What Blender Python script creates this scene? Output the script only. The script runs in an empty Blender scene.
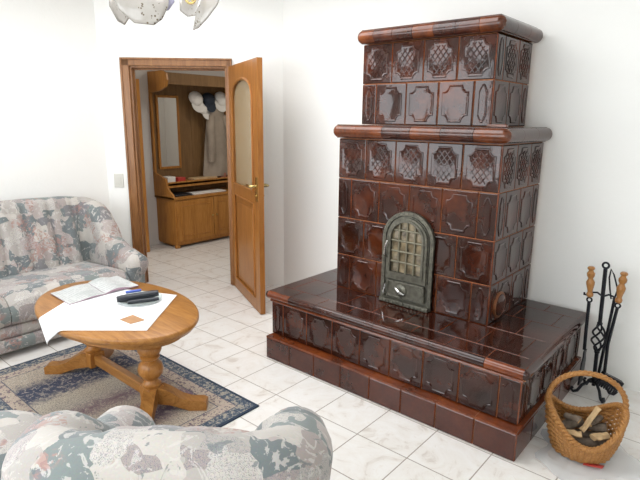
import bpy, math, random
from math import sin, cos, pi, radians, sqrt, hypot
from mathutils import Vector, Matrix

random.seed(7)
S = bpy.context.scene
COL = S.collection

# ------------------------------------------------------------------ helpers
class MB:
    """collects geometry for one mesh object; material slot per face"""
    def __init__(s):
        s.v = []; s.f = []; s.m = []
    def add(s, vs, fs, mi=0):
        o = len(s.v)
        s.v += [tuple(p) for p in vs]
        for f in fs:
            s.f.append(tuple(i + o for i in f)); s.m.append(mi)
    def box(s, x0, x1, y0, y1, z0, z1, mi=0, M=None):
        vs = [Vector((x, y, z)) for z in (z0, z1) for y in (y0, y1) for x in (x0, x1)]
        if M is not None: vs = [M @ p for p in vs]
        s.add(vs, [(0, 2, 3, 1), (4, 5, 7, 6), (0, 1, 5, 4), (2, 6, 7, 3), (0, 4, 6, 2), (1, 3, 7, 5)], mi)
    def tube(s, path, r, n=8, closed=False, mi=0, flat=None, cap=True):
        P = [Vector(p) for p in path]; k = len(P)
        R = r if isinstance(r, (list, tuple)) else [r] * k
        tang = []
        for i in range(k):
            a = P[i - 1] if (i > 0 or closed) else P[i]
            b = P[(i + 1) % k] if (i < k - 1 or closed) else P[i]
            t = b - a
            tang.append(t.normalized() if t.length > 1e-9 else Vector((0, 0, 1)))
        up = Vector((0, 0, 1)) if abs(tang[0].z) < .9 else Vector((1, 0, 0))
        u = tang[0].cross(up).normalized()
        vs = []
        for i in range(k):
            t = tang[i]
            u = (u - t * u.dot(t))
            u = u.normalized() if u.length > 1e-6 else t.orthogonal().normalized()
            w = t.cross(u)
            for j in range(n):
                a = 2 * pi * j / n
                fu, fw = (1, 1) if flat is None else flat
                vs.append(P[i] + u * (R[i] * fu * cos(a)) + w * (R[i] * fw * sin(a)))
        fs = []
        for i in range(k if closed else k - 1):
            i2 = (i + 1) % k
            for j in range(n):
                j2 = (j + 1) % n
                fs.append((i * n + j, i * n + j2, i2 * n + j2, i2 * n + j))
        if cap and not closed:
            fs.append(tuple(reversed(range(n)))); fs.append(tuple(range((k - 1) * n, k * n)))
        s.add(vs, fs, mi)
    def lathe(s, prof, n=24, M=None, mi=0, capb=True, capt=True):
        vs = []
        for r, z in prof:
            for j in range(n):
                a = 2 * pi * j / n
                vs.append(Vector((r * cos(a), r * sin(a), z)))
        if M is not None: vs = [M @ p for p in vs]
        fs = []
        k = len(prof)
        for i in range(k - 1):
            for j in range(n):
                j2 = (j + 1) % n
                fs.append((i * n + j, i * n + j2, (i + 1) * n + j2, (i + 1) * n + j))
        if capb: fs.append(tuple(reversed(range(n))))
        if capt: fs.append(tuple(range((k - 1) * n, k * n)))
        s.add(vs, fs, mi)
    def prism(s, poly, d0, d1, fr, mi=0, mi_side=None):
        """poly in (u,v) counter-clockwise seen along -n; fr(u,v,d)->point"""
        n = len(poly)
        vs = [fr(u, v, d0) for u, v in poly] + [fr(u, v, d1) for u, v in poly]
        s.add(vs, [tuple(range(n, 2 * n)), tuple(reversed(range(n)))], mi)
        s.add(vs, [(i, (i + 1) % n, n + (i + 1) % n, n + i) for i in range(n)], mi if mi_side is None else mi_side)
    def rings(s, rings, mi=0, mis=None, cap0=False, cap1=True, closed=True):
        n = len(rings[0]); vs = [p for r in rings for p in r]
        o = len(s.v); s.v += [tuple(p) for p in vs]
        for i in range(len(rings) - 1):
            for j in range(n if closed else n - 1):
                j2 = (j + 1) % n
                s.f.append((o + i * n + j, o + i * n + j2, o + (i + 1) * n + j2, o + (i + 1) * n + j))
                s.m.append(mis[i] if mis else mi)
        if cap1:
            s.f.append(tuple(o + (len(rings) - 1) * n + j for j in range(n))); s.m.append(mis[-1] if mis else mi)
        if cap0:
            s.f.append(tuple(o + j for j in reversed(range(n)))); s.m.append(mis[0] if mis else mi)

def obj(name, mb, mats, parent=None, world=True, sharp=35, bevel=0, seg=2, sub=0, smooth=True, loc=None):
    """link one mesh. world=True: mesh data is in world space and is moved into the parent's frame"""
    me = bpy.data.meshes.new(name)
    vs = mb.v
    if parent is not None and world:
        inv = parent.matrix_basis.inverted()
        vs = [tuple(inv @ Vector(p)) for p in vs]
    off = None
    if parent is None and world:
        xs = [p[0] for p in vs]; ys = [p[1] for p in vs]; zs = [p[2] for p in vs]
        off = Vector(((min(xs) + max(xs)) / 2, (min(ys) + max(ys)) / 2, min(zs)))
        vs = [tuple(Vector(p) - off) for p in vs]
    me.from_pydata(vs, [], mb.f)
    for m in (mats if isinstance(mats, (list, tuple)) else [mats]): me.materials.append(m)
    me.polygons.foreach_set('material_index', mb.m)
    me.validate(); me.update()
    if smooth:
        me.polygons.foreach_set('use_smooth', [True] * len(me.polygons))
        me.set_sharp_from_angle(angle=radians(sharp))
    o = bpy.data.objects.new(name, me); COL.objects.link(o)
    if parent is not None: o.parent = parent
    elif off is not None: o.location = off
    if loc is not None: o.location = loc
    if bevel:
        b = o.modifiers.new('bevel', 'BEVEL'); b.width = bevel; b.segments = seg; b.limit_method = 'ANGLE'; b.angle_limit = radians(40)
    if sub:
        b = o.modifiers.new('sub', 'SUBSURF'); b.levels = sub; b.render_levels = sub
    return o

def empty(name, loc, rz=0):
    o = bpy.data.objects.new(name, None); COL.objects.link(o)
    o.location = loc; o.rotation_euler = (0, 0, rz)
    o.matrix_basis = Matrix.Translation(Vector(loc)) @ Matrix.Rotation(rz, 4, 'Z')
    o.empty_display_size = .05
    return o

def tag(o, label, cat, group=None):
    o['label'] = label; o['category'] = cat
    if group: o['group'] = group
    return o
def struct(o):
    o['kind'] = 'structure'; return o
def thing(name, label, cat, loc, rz=0, group=None):
    return tag(empty(name, loc, rz), label, cat, group)

def smoothstep(a, b, x):
    t = max(0, min(1, (x - a) / (b - a))); return t * t * (3 - 2 * t)
def interp(x, xs, ys):
    if x <= xs[0]: return ys[0]
    for i in range(1, len(xs)):
        if x <= xs[i]:
            t = (x - xs[i - 1]) / (xs[i] - xs[i - 1]); t = t * t * (3 - 2 * t) * .5 + t * .5
            return ys[i - 1] + (ys[i] - ys[i - 1]) * t
    return ys[-1]

# ------------------------------------------------------------------ materials
def new_mat(name):
    m = bpy.data.materials.new(name); m.use_nodes = True
    nt = m.node_tree; return m, nt, nt.nodes['Principled BSDF']
def N(nt, t, **kw):
    n = nt.nodes.new(t)
    for k, v in kw.items(): setattr(n, k, v)
    return n
def coords(nt, scale=(1, 1, 1), kind='Object', rot=(0, 0, 0)):
    tc = N(nt, 'ShaderNodeTexCoord'); mp = N(nt, 'ShaderNodeMapping')
    mp.inputs['Scale'].default_value = scale; mp.inputs['Rotation'].default_value = rot
    nt.links.new(tc.outputs[kind], mp.inputs['Vector']); return mp.outputs['Vector']
def noise(nt, vec, scale, detail=3, rough=.55, dist=0):
    n = N(nt, 'ShaderNodeTexNoise'); n.inputs['Scale'].default_value = scale; n.inputs['Detail'].default_value = detail
    n.inputs['Roughness'].default_value = rough; n.inputs['Distortion'].default_value = dist
    if vec is not None: nt.links.new(vec, n.inputs['Vector'])
    return n
def ramp(nt, fac, stops, mode='LINEAR'):
    r = N(nt, 'ShaderNodeValToRGB'); cr = r.color_ramp; cr.interpolation = mode
    while len(cr.elements) < len(stops): cr.elements.new(.5)
    for e, (p, c) in zip(cr.elements, stops):
        e.position = p; e.color = (*c, 1) if len(c) == 3 else c
    nt.links.new(fac, r.inputs['Fac']); return r.outputs['Color']
def mix(nt, fac, a, b, blend='MIX'):
    n = N(nt, 'ShaderNodeMix', data_type='RGBA', blend_type=blend)
    for sock, val in ((n.inputs[0], fac), (n.inputs[6], a), (n.inputs[7], b)):
        if hasattr(val, 'node'): nt.links.new(val, sock)
        elif isinstance(val, (int, float)): sock.default_value = val
        else: sock.default_value = (*val, 1)
    return n.outputs[2]
def math_(nt, op, a, b=None, c=None):
    n = N(nt, 'ShaderNodeMath', operation=op)
    for i, val in enumerate((a, b, c)):
        if val is None: continue
        if hasattr(val, 'node'): nt.links.new(val, n.inputs[i])
        else: n.inputs[i].default_value = val
    return n.outputs[0]
def bump(nt, h, strength, dist, bsdf):
    b = N(nt, 'ShaderNodeBump'); b.inputs['Strength'].default_value = strength; b.inputs['Distance'].default_value = dist
    nt.links.new(h, b.inputs['Height']); nt.links.new(b.outputs[0], bsdf.inputs['Normal'])

def plain(name, col, rough=.5, metal=0, spec=.5, coat=0, var=0, vscale=8):
    m, nt, b = new_mat(name)
    b.inputs['Roughness'].default_value = rough; b.inputs['Metallic'].default_value = metal
    b.inputs['Specular IOR Level'].default_value = spec; b.inputs['Coat Weight'].default_value = coat
    if var:
        v = coords(nt); n = noise(nt, v, vscale)
        c = ramp(nt, n.outputs['Fac'], [(.3, tuple(x * (1 - var) for x in col)), (.7, tuple(min(1, x * (1 + var)) for x in col))])
        nt.links.new(c, b.inputs['Base Color'])
    else: b.inputs['Base Color'].default_value = (*col, 1)
    return m

def glaze(name, dark, mid, light, rough=.07, scale=5):
    m, nt, b = new_mat(name)
    v = coords(nt)
    n = noise(nt, v, scale, 4, .6)
    c = ramp(nt, n.outputs['Fac'], [(.28, dark), (.52, mid), (.8, light)])
    n3 = noise(nt, v, 60, 2)
    c = mix(nt, .25, c, ramp(nt, n3.outputs['Fac'], [(.35, dark), (.65, mid)]))
    nt.links.new(c, b.inputs['Base Color'])
    b.inputs['Roughness'].default_value = rough; b.inputs['Specular IOR Level'].default_value = .55
    n2 = noise(nt, v, 26, 2); bump(nt, n2.outputs['Fac'], .05, .01, b)
    return m

def wood(name, c1, c2, c3, stretch=(1, 1, 14), scale=3, rough=.32, coat=.3):
    m, nt, b = new_mat(name)
    v = coords(nt, tuple(1.0 if s > 1 else 9.0 for s in stretch))
    n = noise(nt, v, scale, 5, .62, 1.2)
    n2 = noise(nt, v, scale * 6, 3, .6)
    c = ramp(nt, n.outputs['Fac'], [(.3, c1), (.5, c2), (.72, c3)])
    c = mix(nt, .22, c, ramp(nt, n2.outputs['Fac'], [(.35, c1), (.65, c3)]))
    nt.links.new(c, b.inputs['Base Color'])
    b.inputs['Roughness'].default_value = rough; b.inputs['Coat Weight'].default_value = coat * .4; b.inputs['Coat Roughness'].default_value = .15; b.inputs['Specular IOR Level'].default_value = .3
    bump(nt, n2.outputs['Fac'], .06, .01, b)
    return m

M = {}
M['wall'] = plain('white_plaster', (.86, .86, .835), .9, spec=.2)
_m, _nt, _b = M['wall'], M['wall'].node_tree, M['wall'].node_tree.nodes['Principled BSDF']
_n = noise(_nt, coords(_nt), 35, 5); bump(_nt, _n.outputs['Fac'], .12, .01, _b)
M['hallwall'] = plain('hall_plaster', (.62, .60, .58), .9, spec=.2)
M['ceil'] = plain('ceiling_paint', (.86, .86, .85), .9, spec=.2)
M['glaze'] = glaze('brown_glaze', (.006, .0025, .002), (.038, .0085, .004), (.14, .030, .007))
M['glaze_edge'] = glaze('amber_glaze_edge', (.05, .012, .005), (.16, .036, .009), (.34, .09, .02), .12, 6)
M['amber'] = glaze('amber_glaze', (.03, .009, .004), (.13, .032, .008), (.27, .075, .015), .1, 6)
M['darkglaze'] = glaze('dark_glaze', (.014, .005, .004), (.055, .014, .007), (.16, .04, .012), .09, 7)
M['plinthglaze'] = glaze('plinth_glaze', (.022, .006, .004), (.07, .017, .009), (.12, .03, .012), .1, 4)
M['grout'] = plain('stove_grout', (.46, .19, .075), .6)
M['iron'] = plain('grey_cast_iron', (.125, .12, .095), .42, .55, var=.35, vscale=40)
M['black_iron'] = plain('black_iron', (.012, .013, .018), .38, .6)
M['brass'] = plain('brass', (.55, .42, .17), .25, 1)
M['chrome'] = plain('bright_steel', (.7, .7, .68), .2, 1)
M['stove_glass'] = plain('stove_window_glass', (.20, .16, .10), .1, 0, coat=.8, var=.85, vscale=16)
M['copper'] = plain('copper_ring', (.24, .095, .04), .35, .6)
M['oak'] = wood('oak', (.20, .078, .018), (.33, .145, .035), (.43, .205, .06), (14, 1, 1))
M['oak_v'] = wood('oak_turned', (.20, .075, .016), (.36, .15, .032), (.46, .21, .055), (1, 1, 14))
M['doorwood'] = wood('door_wood', (.19, .068, .014), (.29, .112, .024), (.37, .16, .04), (1, 1, 14), 2.2)
M['framewood'] = wood('frame_wood', (.15, .062, .022), (.24, .108, .04), (.33, .16, .065), (1, 1, 14), 2.2)
M['hallwood'] = wood('hall_wood', (.25, .095, .018), (.38, .16, .03), (.46, .21, .05), (1, 1, 14), 2.4, .4, .15)
M['wicker'] = wood('wicker', (.20, .08, .02), (.36, .16, .045), (.50, .27, .09), (1, 1, 1), 14, .45, .1)
M['handle_wood'] = wood('handle_wood', (.22, .09, .025), (.34, .155, .045), (.44, .22, .075), (1, 1, 14), 5)
M['bark'] = plain('bark', (.15, .115, .085), .9, var=.5, vscale=30)
M['splitwood'] = plain('split_wood', (.55, .38, .20), .8, var=.25, vscale=20)
M['cloth'] = plain('white_linen', (.80, .80, .81), .9, spec=.1)
M['white_plastic'] = plain('white_plastic', (.86, .86, .83), .35)
M['switch'] = plain('switch_plastic', (.60, .59, .54), .4)
M['black_plastic'] = plain('black_plastic', (.015, .018, .025), .35)
M['blue_plastic'] = plain('blue_plastic', (.05, .10, .42), .3)
M['card'] = plain('tan_card', (.40, .215, .10), .6, var=.12, vscale=20)
M['hat_white'] = plain('hat_white', (.72, .70, .66), .8, var=.1)
M['hat_dark'] = plain('hat_dark', (.02, .028, .045), .8)
M['coat'] = plain('coat_taupe', (.30, .25, .20), .9, var=.2, vscale=5)
M['red'] = plain('red_card', (.5, .05, .04), .5)
M['paper'] = plain('paper', (.75, .74, .70), .8)
M['mirror'] = plain('mirror_silver', (.85, .86, .84), .03, 1)
M['gold'] = plain('gold_metal', (.75, .58, .25), .2, 1)

def mat_floor():
    m, nt, b = new_mat('floor_tiles')
    tc = N(nt, 'ShaderNodeTexCoord'); sep = N(nt, 'ShaderNodeSeparateXYZ')
    gm = N(nt, 'ShaderNodeNewGeometry'); nt.links.new(gm.outputs['Position'], sep.inputs[0])
    T = .2935
    def edge(sock, off):
        a = math_(nt, 'ADD', sock, -off + 40 * T); q = math_(nt, 'DIVIDE', a, T); fr = math_(nt, 'FRACT', q)
        d = math_(nt, 'MINIMUM', fr, math_(nt, 'SUBTRACT', 1, fr)); return d, math_(nt, 'FLOOR', q)
    dx, ix = edge(sep.outputs[0], 1.576); dy, iy = edge(sep.outputs[1], -.014)
    d = math_(nt, 'MINIMUM', dx, dy)
    mask = math_(nt, 'LESS_THAN', d, .0098)
    cell = N(nt, 'ShaderNodeCombineXYZ'); nt.links.new(ix, cell.inputs[0]); nt.links.new(iy, cell.inputs[1])
    wn = N(nt, 'ShaderNodeTexWhiteNoise'); nt.links.new(cell.outputs[0], wn.inputs[0])
    add = N(nt, 'ShaderNodeVectorMath', operation='MULTIPLY_ADD')
    nt.links.new(wn.outputs['Color'], add.inputs[0]); add.inputs[1].default_value = (7, 7, 7); nt.links.new(gm.outputs['Position'], add.inputs[2])
    n = noise(nt, add.outputs[0], 5.5, 6, .65, 1.6)
    c = ramp(nt, n.outputs['Fac'], [(.3, (.60, .55, .50)), (.42, (.74, .71, .67)), (.6, (.78, .765, .74)), (.75, (.73, .69, .63))])
    n2 = noise(nt, add.outputs[0], 16, 4, .6, 2.2)
    c = mix(nt, ramp(nt, n2.outputs['Fac'], [(.63, (0, 0, 0)), (.72, (.35, .35, .35))]), c, (.55, .47, .40))
    c = mix(nt, mask, c, (.33, .29, .25))
    nt.links.new(c, b.inputs['Base Color']); b.inputs['Roughness'].default_value = .28
    b.inputs['Specular IOR Level'].default_value = .35
    h = math_(nt, 'SUBTRACT', 1, mask); bump(nt, h, .3, .003, b)
    return m
M['floor'] = mat_floor()

def mat_fabric(name, s=1.0):
    m, nt, b = new_mat(name)
    v = coords(nt, (s, s, s))
    nd = noise(nt, v, 7, 2); dis = N(nt, 'ShaderNodeVectorMath', operation='MULTIPLY_ADD')
    nt.links.new(nd.outputs['Color'], dis.inputs[0]); dis.inputs[1].default_value = (.07, .07, .07); nt.links.new(v, dis.inputs[2])
    vo = N(nt, 'ShaderNodeTexVoronoi', distance='CHEBYCHEV'); vo.inputs['Scale'].default_value = 8.5; vo.inputs['Randomness'].default_value = .75
    nt.links.new(dis.outputs[0], vo.inputs['Vector'])
    sp = N(nt, 'ShaderNodeSeparateColor'); nt.links.new(vo.outputs['Color'], sp.inputs[0])
    base = ramp(nt, sp.outputs[0], [(0, (.36, .335, .31)), (.18, (.15, .17, .172)), (.34, (.31, .27, .255)), (.50, (.45, .42, .385)), (.64, (.18, .205, .20)), (.78, (.38, .335, .315)), (.9, (.19, .185, .19))], 'CONSTANT')
    # brush-like blooms
    n2 = noise(nt, dis.outputs[0], 11, 4, .6, 2.5)
    base = mix(nt, ramp(nt, n2.outputs['Fac'], [(.57, (0, 0, 0)), (.60, (.7, .7, .7))]), base, (.50, .47, .44))
    n3 = noise(nt, v, 9, 4, .65, 2)
    base = mix(nt, ramp(nt, n3.outputs['Fac'], [(.63, (0, 0, 0)), (.66, (.7, .7, .7))]), base, (.13, .155, .16))
    n1 = noise(nt, v, 4.5, 2, .5, .6); n1b = noise(nt, v, 22, 3, .6, 2)
    fl = mix(nt, 1, ramp(nt, n1.outputs['Fac'], [(.57, (0, 0, 0)), (.62, (1, 1, 1))]), ramp(nt, n1b.outputs['Fac'], [(.49, (0, 0, 0)), (.53, (.8, .8, .8))]), 'MULTIPLY')
    base = mix(nt, fl, base, (.33, .195, .17))
    # fine drawn lines inside some patches
    wv = N(nt, 'ShaderNodeTexWave', wave_type='BANDS', bands_direction='DIAGONAL'); wv.inputs['Scale'].default_value = 38; wv.inputs['Distortion'].default_value = 14
    wv.inputs['Detail'].default_value = 3; wv.inputs['Detail Scale'].default_value = 3; nt.links.new(v, wv.inputs['Vector'])
    lines = ramp(nt, wv.outputs['Fac'], [(.0, (1, 1, 1)), (.2, (0, 0, 0))])
    sel = ramp(nt, sp.outputs[1], [(0, (0, 0, 0)), (.62, (.75, .75, .75))], 'CONSTANT')
    base = mix(nt, mix(nt, 1, lines, sel, 'MULTIPLY'), base, (.13, .14, .17))
    n4 = noise(nt, v, 140, 2); base = mix(nt, .12, base, n4.outputs['Color'], 'OVERLAY')
    nt.links.new(base, b.inputs['Base Color']); b.inputs['Roughness'].default_value = .85
    b.inputs['Specular IOR Level'].default_value = .2; b.inputs['Sheen Weight'].default_value = .25
    n5 = noise(nt, v, 320, 2); bump(nt, n5.outputs['Fac'], .15, .002, b)
    return m
M['fabric'] = mat_fabric('floral_patchwork_fabric', 1.2)

def mat_rug(hx, hy):
    m, nt, b = new_mat('woven_rug')
    v = coords(nt); sep = N(nt, 'ShaderNodeSeparateXYZ'); nt.links.new(v, sep.inputs[0])
    ex = math_(nt, 'SUBTRACT', hx, math_(nt, 'ABSOLUTE', sep.outputs[0])); ey = math_(nt, 'SUBTRACT', hy, math_(nt, 'ABSOLUTE', sep.outputs[1]))
    e = math_(nt, 'MINIMUM', ex, ey)
    n = noise(nt, v, 55, 3, .7); n2 = noise(nt, v, 14, 3, .6, 1.5); n3 = noise(nt, v, 120, 2, .8)
    # centre field: stripes across the long side, broken by woven motifs
    xx = math_(nt, 'ADD', sep.outputs[0], math_(nt, 'MULTIPLY', math_(nt, 'SUBTRACT', n2.outputs['Fac'], .5), .16))
    fx = math_(nt, 'DIVIDE', math_(nt, 'ADD', xx, hx), 2 * hx)
    field = ramp(nt, fx, [(0, (.42, .36, .28)), (.2, (.40, .34, .27)), (.26, (.05, .06, .10)), (.36, (.07, .08, .12)), (.41, (.50, .44, .35)), (.50, (.40, .36, .30)), (.56, (.20, .13, .15)), (.64, (.44, .38, .30)), (.70, (.22, .14, .17)), (.78, (.17, .12, .16)), (.84, (.45, .38, .30))])
    field = mix(nt, ramp(nt, n.outputs['Fac'], [(.53, (0, 0, 0)), (.57, (.6, .6, .6))]), field, (.50, .44, .36))
    field = mix(nt, ramp(nt, n3.outputs['Fac'], [(.52, (0, 0, 0)), (.56, (.6, .6, .6))]), field, (.09, .09, .12))
    bord = ramp(nt, n.outputs['Fac'], [(.42, (.06, .08, .11)), (.5, (.10, .12, .15)), (.58, (.33, .30, .25))])
    inner = ramp(nt, n.outputs['Fac'], [(.42, (.16, .12, .14)), (.5, (.46, .40, .31)), (.6, (.38, .30, .26))])
    def gt(x): return math_(nt, 'GREATER_THAN', e, x)
    c = mix(nt, gt(.018), (.035, .05, .075), bord)
    c = mix(nt, gt(.085), c, (.09, .10, .13)); c = mix(nt, gt(.091), c, inner)
    c = mix(nt, gt(.16), c, (.12, .12, .14)); c = mix(nt, gt(.166), c, field)
    nt.links.new(c, b.inputs['Base Color']); b.inputs['Roughness'].default_value = .95; b.inputs['Specular IOR Level'].default_value = .1
    bump(nt, n3.outputs['Fac'], .5, .004, b)
    return m

def mat_print():
    m, nt, b = new_mat('printed_page')
    v = coords(nt); sep = N(nt, 'ShaderNodeSeparateXYZ'); nt.links.new(v, sep.inputs[0])
    l = math_(nt, 'FRACT', math_(nt, 'MULTIPLY', sep.outputs[1], 70))
    n = noise(nt, v, 45, 2); n2 = noise(nt, v, 7, 2)
    ink = math_(nt, 'MULTIPLY', math_(nt, 'LESS_THAN', l, .45), math_(nt, 'GREATER_THAN', n.outputs['Fac'], .45))
    c = mix(nt, math_(nt, 'MULTIPLY', ink, .35), (.50, .51, .50), (.17, .18, .19))
    c = mix(nt, ramp(nt, n2.outputs['Fac'], [(.58, (0, 0, 0)), (.6, (.5, .5, .5))]), c, (.34, .37, .36))
    nt.links.new(c, b.inputs['Base Color']); b.inputs['Roughness'].default_value = .5
    return m
M['print'] = mat_print()

def mat_lampglass():
    m, nt, b = new_mat('speckled_lamp_glass')
    v = coords(nt)
    vo = N(nt, 'ShaderNodeTexVoronoi'); vo.inputs['Scale'].default_value = 60; nt.links.new(v, vo.inputs['Vector'])
    n = noise(nt, v, 9, 3)
    f = math_(nt, 'MULTIPLY', math_(nt, 'LESS_THAN', vo.outputs['Distance'], .30), math_(nt, 'GREATER_THAN', n.outputs['Fac'], .5))
    c = mix(nt, f, ramp(nt, n.outputs['Fac'], [(.3, (.40, .37, .33)), (.7, (.52, .50, .46))]), (.16, .12, .08))
    nt.links.new(c, b.inputs['Base Color']); b.inputs['Roughness'].default_value = .15
    b.inputs['Transmission Weight'].default_value = .3; b.inputs['Coat Weight'].default_value = .4
    return m
M['lampglass'] = mat_lampglass()
M['lampblue'] = plain('violet_lamp_glass', (.30, .29, .38), .15, coat=.5)

def mat_doorglass():
    m, nt, b = new_mat('ribbed_amber_glass')
    v = coords(nt)
    wv = N(nt, 'ShaderNodeTexWave', wave_type='BANDS', bands_direction='X'); wv.inputs['Scale'].default_value = 22; nt.links.new(v, wv.inputs['Vector'])
    c = ramp(nt, wv.outputs['Fac'], [(0, (.30, .23, .12)), (1, (.42, .33, .19))])
    nt.links.new(c, b.inputs['Base Color']); b.inputs['Roughness'].default_value = .25
    b.inputs['Transmission Weight'].default_value = .35
    bump(nt, wv.outputs['Fac'], .4, .004, b)
    return m
M['doorglass'] = mat_doorglass()

def mat_clear(name, col=(1, 1, 1), rough=.03, mixf=.25):
    m, nt, b = new_mat(name)
    b.inputs['Base Color'].default_value = (*col, 1); b.inputs['Roughness'].default_value = rough; b.inputs['Transmission Weight'].default_value = .0
    tr = N(nt, 'ShaderNodeBsdfTransparent'); ms = N(nt, 'ShaderNodeMixShader'); ms.inputs[0].default_value = mixf
    nt.links.new(tr.outputs[0], ms.inputs[1]); nt.links.new(b.outputs[0], ms.inputs[2])
    nt.links.new(ms.outputs[0], nt.nodes['Material Output'].inputs['Surface'])
    return m
M['clear'] = mat_clear('clear_glass', (.62, .70, .68), .05, .6)
M['bag'] = mat_clear('clear_plastic_film', (.74, .76, .78), .22, .45)
M['pane'] = mat_clear('window_pane', (.9, .95, .95), .02, .06)

# ------------------------------------------------------------------ room frame
YB = 1.1786                     # wall behind the stove
XL = -2.23                      # wall behind the sofa
CW = Vector((-2.23, .14, 0))    # corner of left wall and door wall
AW = radians(39.9); UW = Vector((cos(AW), sin(AW), 0)); NW = Vector((-sin(AW), cos(AW), 0))   # along the door wall / out of the room
LW = (YB - CW.y) / sin(AW)
XR, YF, ZC = 3.4, -3.05, 2.62
def dw(s, d, z): return CW + UW * s + NW * d + Vector((0, 0, z))
XE = CW.x + UW.x * LW           # corner of door wall and back wall

mb = MB(); mb.box(-3.5, XR + .22, YF - .2, 3.3, -.06, 0); struct(obj('floor', mb, M['floor'], smooth=False))
mb = MB(); mb.box(-3.5, XR + .22, YF - .2, 3.3, ZC, ZC + .06); struct(obj('ceiling', mb, M['ceil'], smooth=False))
mb = MB(); mb.box(XL - .12, XL, YF, CW.y - .02, 0, ZC)
mb.add([(XL - .12, CW.y - .02, 0), (XL, CW.y - .02, 0), (XL, CW.y, 0), (XL - .12, CW.y + .1, 0), (XL - .12, CW.y - .02, ZC), (XL, CW.y - .02, ZC), (XL, CW.y, ZC), (XL - .12, CW.y + .1, ZC)],
       [(0, 3, 2, 1), (4, 5, 6, 7), (0, 1, 5, 4), (1, 2, 6, 5), (2, 3, 7, 6), (3, 0, 4, 7)])
struct(obj('wall_left', mb, M['wall'], smooth=False))
XS = .978
mb = MB(); mb.box(XE - .02, XS, YB, YB + .16, 0, ZC); mb.box(XS, XR, YB - .03, YB + .16, 0, ZC)
struct(obj('wall_back', mb, M['wall'], smooth=False))
mb = MB(); mb.box(XR, XR + .1, YF, YB + .16, 0, ZC); struct(obj('wall_right', mb, M['wall'], smooth=False))
# front wall behind the camera, with a wide window
WX0, WX1, WZ0, WZ1 = -1.95, 2.9, .80, 2.36
mb = MB(); mb.box(XL - .12, WX0, YF - .2, YF, 0, ZC); mb.box(WX1, XR + .1, YF - .2, YF, 0, ZC); mb.box(WX0, WX1, YF - .2, YF, 0, WZ0); mb.box(WX0, WX1, YF - .2, YF, WZ1, ZC)
struct(obj('wall_front', mb, M['wall'], smooth=False))
wt = struct(empty('window_1', ((WX0 + WX1) / 2, YF - .1, WZ0)))
mb = MB()
for x in (WX0 + .03, (WX0 * 2 + WX1) / 3, (WX0 + WX1 * 2) / 3, WX1 - .03): mb.box(x - .035, x + .035, YF - .14, YF - .07, WZ0, WZ1)
for z in (WZ0 + .03, WZ1 - .03): mb.box(WX0, WX1, YF - .14, YF - .07, z - .035, z + .035)
obj('window_frame', mb, M['white_plastic'], wt, smooth=False)
mb = MB(); mb.box(WX0 + .05, WX1 - .05, YF - .108, YF - .102, WZ0 + .05, WZ1 - .05); obj('window_pane', mb, M['pane'], wt, smooth=False)
mb = MB(); mb.box(WX0 - .03, WX1 + .03, YF - .06, YF + .08, WZ0 - .03, WZ0); obj('window_sill', mb, M['white_plastic'], wt, bevel=.006)

# door wall with opening
SO0, SO1, ZD = .265, 1.128, 2.005
def wbox(mb, s0, s1, d0, d1, z0, z1, mi=0):
    vs = [dw(s, d, z) for z in (z0, z1) for d in (d0, d1) for s in (s0, s1)]
    mb.add(vs, [(0, 2, 3, 1), (4, 5, 7, 6), (0, 1, 5, 4), (2, 6, 7, 3), (0, 4, 6, 2), (1, 3, 7, 5)], mi)
mb = MB(); wbox(mb, 0, SO0, 0, .07, 0, ZC); wbox(mb, SO1, LW, 0, .07, 0, ZC); wbox(mb, SO0, SO1, 0, .07, ZD, ZC)
struct(obj('wall_corner', mb, M['wall'], smooth=False))

# ------------------------------------------------------------------ door_1 : frame, leaf
dr = struct(tag(empty('door_1', tuple(dw(1.13, 0, 0))), 'open brown wooden door with an arched amber glass light', 'door'))
fr = MB()
# outer architrave, inner lining, rebate stop
for (s0, s1, z0, z1) in ((SO0 - .07, SO0 + .005, 0, ZD + .06), (SO1 - .005, SO1 + .045, 0, ZD + .06), (SO0 - .07, SO1 + .045, ZD - .005, ZD + .06)):
    wbox(fr, s0, s1, -.022, .0, z0, z1)
for (s0, s1, z0, z1) in ((SO0 - .07, SO0 - .052, 0, ZD + .06), (SO1 + .03, SO1 + .045, 0, ZD + .06), (SO0 - .07, SO1 + .045, ZD + .045, ZD + .062)):
    wbox(fr, s0, s1, -.032, .0, z0, z1)
for (s0, s1, z0, z1) in ((SO0, SO0 + .022, 0, ZD), (SO1 - .022, SO1, 0, ZD), (SO0, SO1, ZD - .022, ZD)):
    wbox(fr, s0, s1, 0, .072, z0, z1)
for (s0, s1, z0, z1) in ((SO0 + .022, SO0 + .030, 0, ZD - .022), (SO1 - .030, SO1 - .022, 0, ZD - .022), (SO0 + .022, SO1 - .022, ZD - .036, ZD - .022)):
    wbox(fr, s0, s1, .045, .07, z0, z1)
for (s0, s1, z0, z1) in ((SO0 - .07, SO0 + .005, 0, ZD + .06), (SO1 - .005, SO1 + .045, 0, ZD + .06), (SO0 - .07, SO1 + .045, ZD - .005, ZD + .06)):
    wbox(fr, s0, s1, .07, .085, z0, z1)
obj('door_frame', fr, M['framewood'], dr, bevel=.004)

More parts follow.
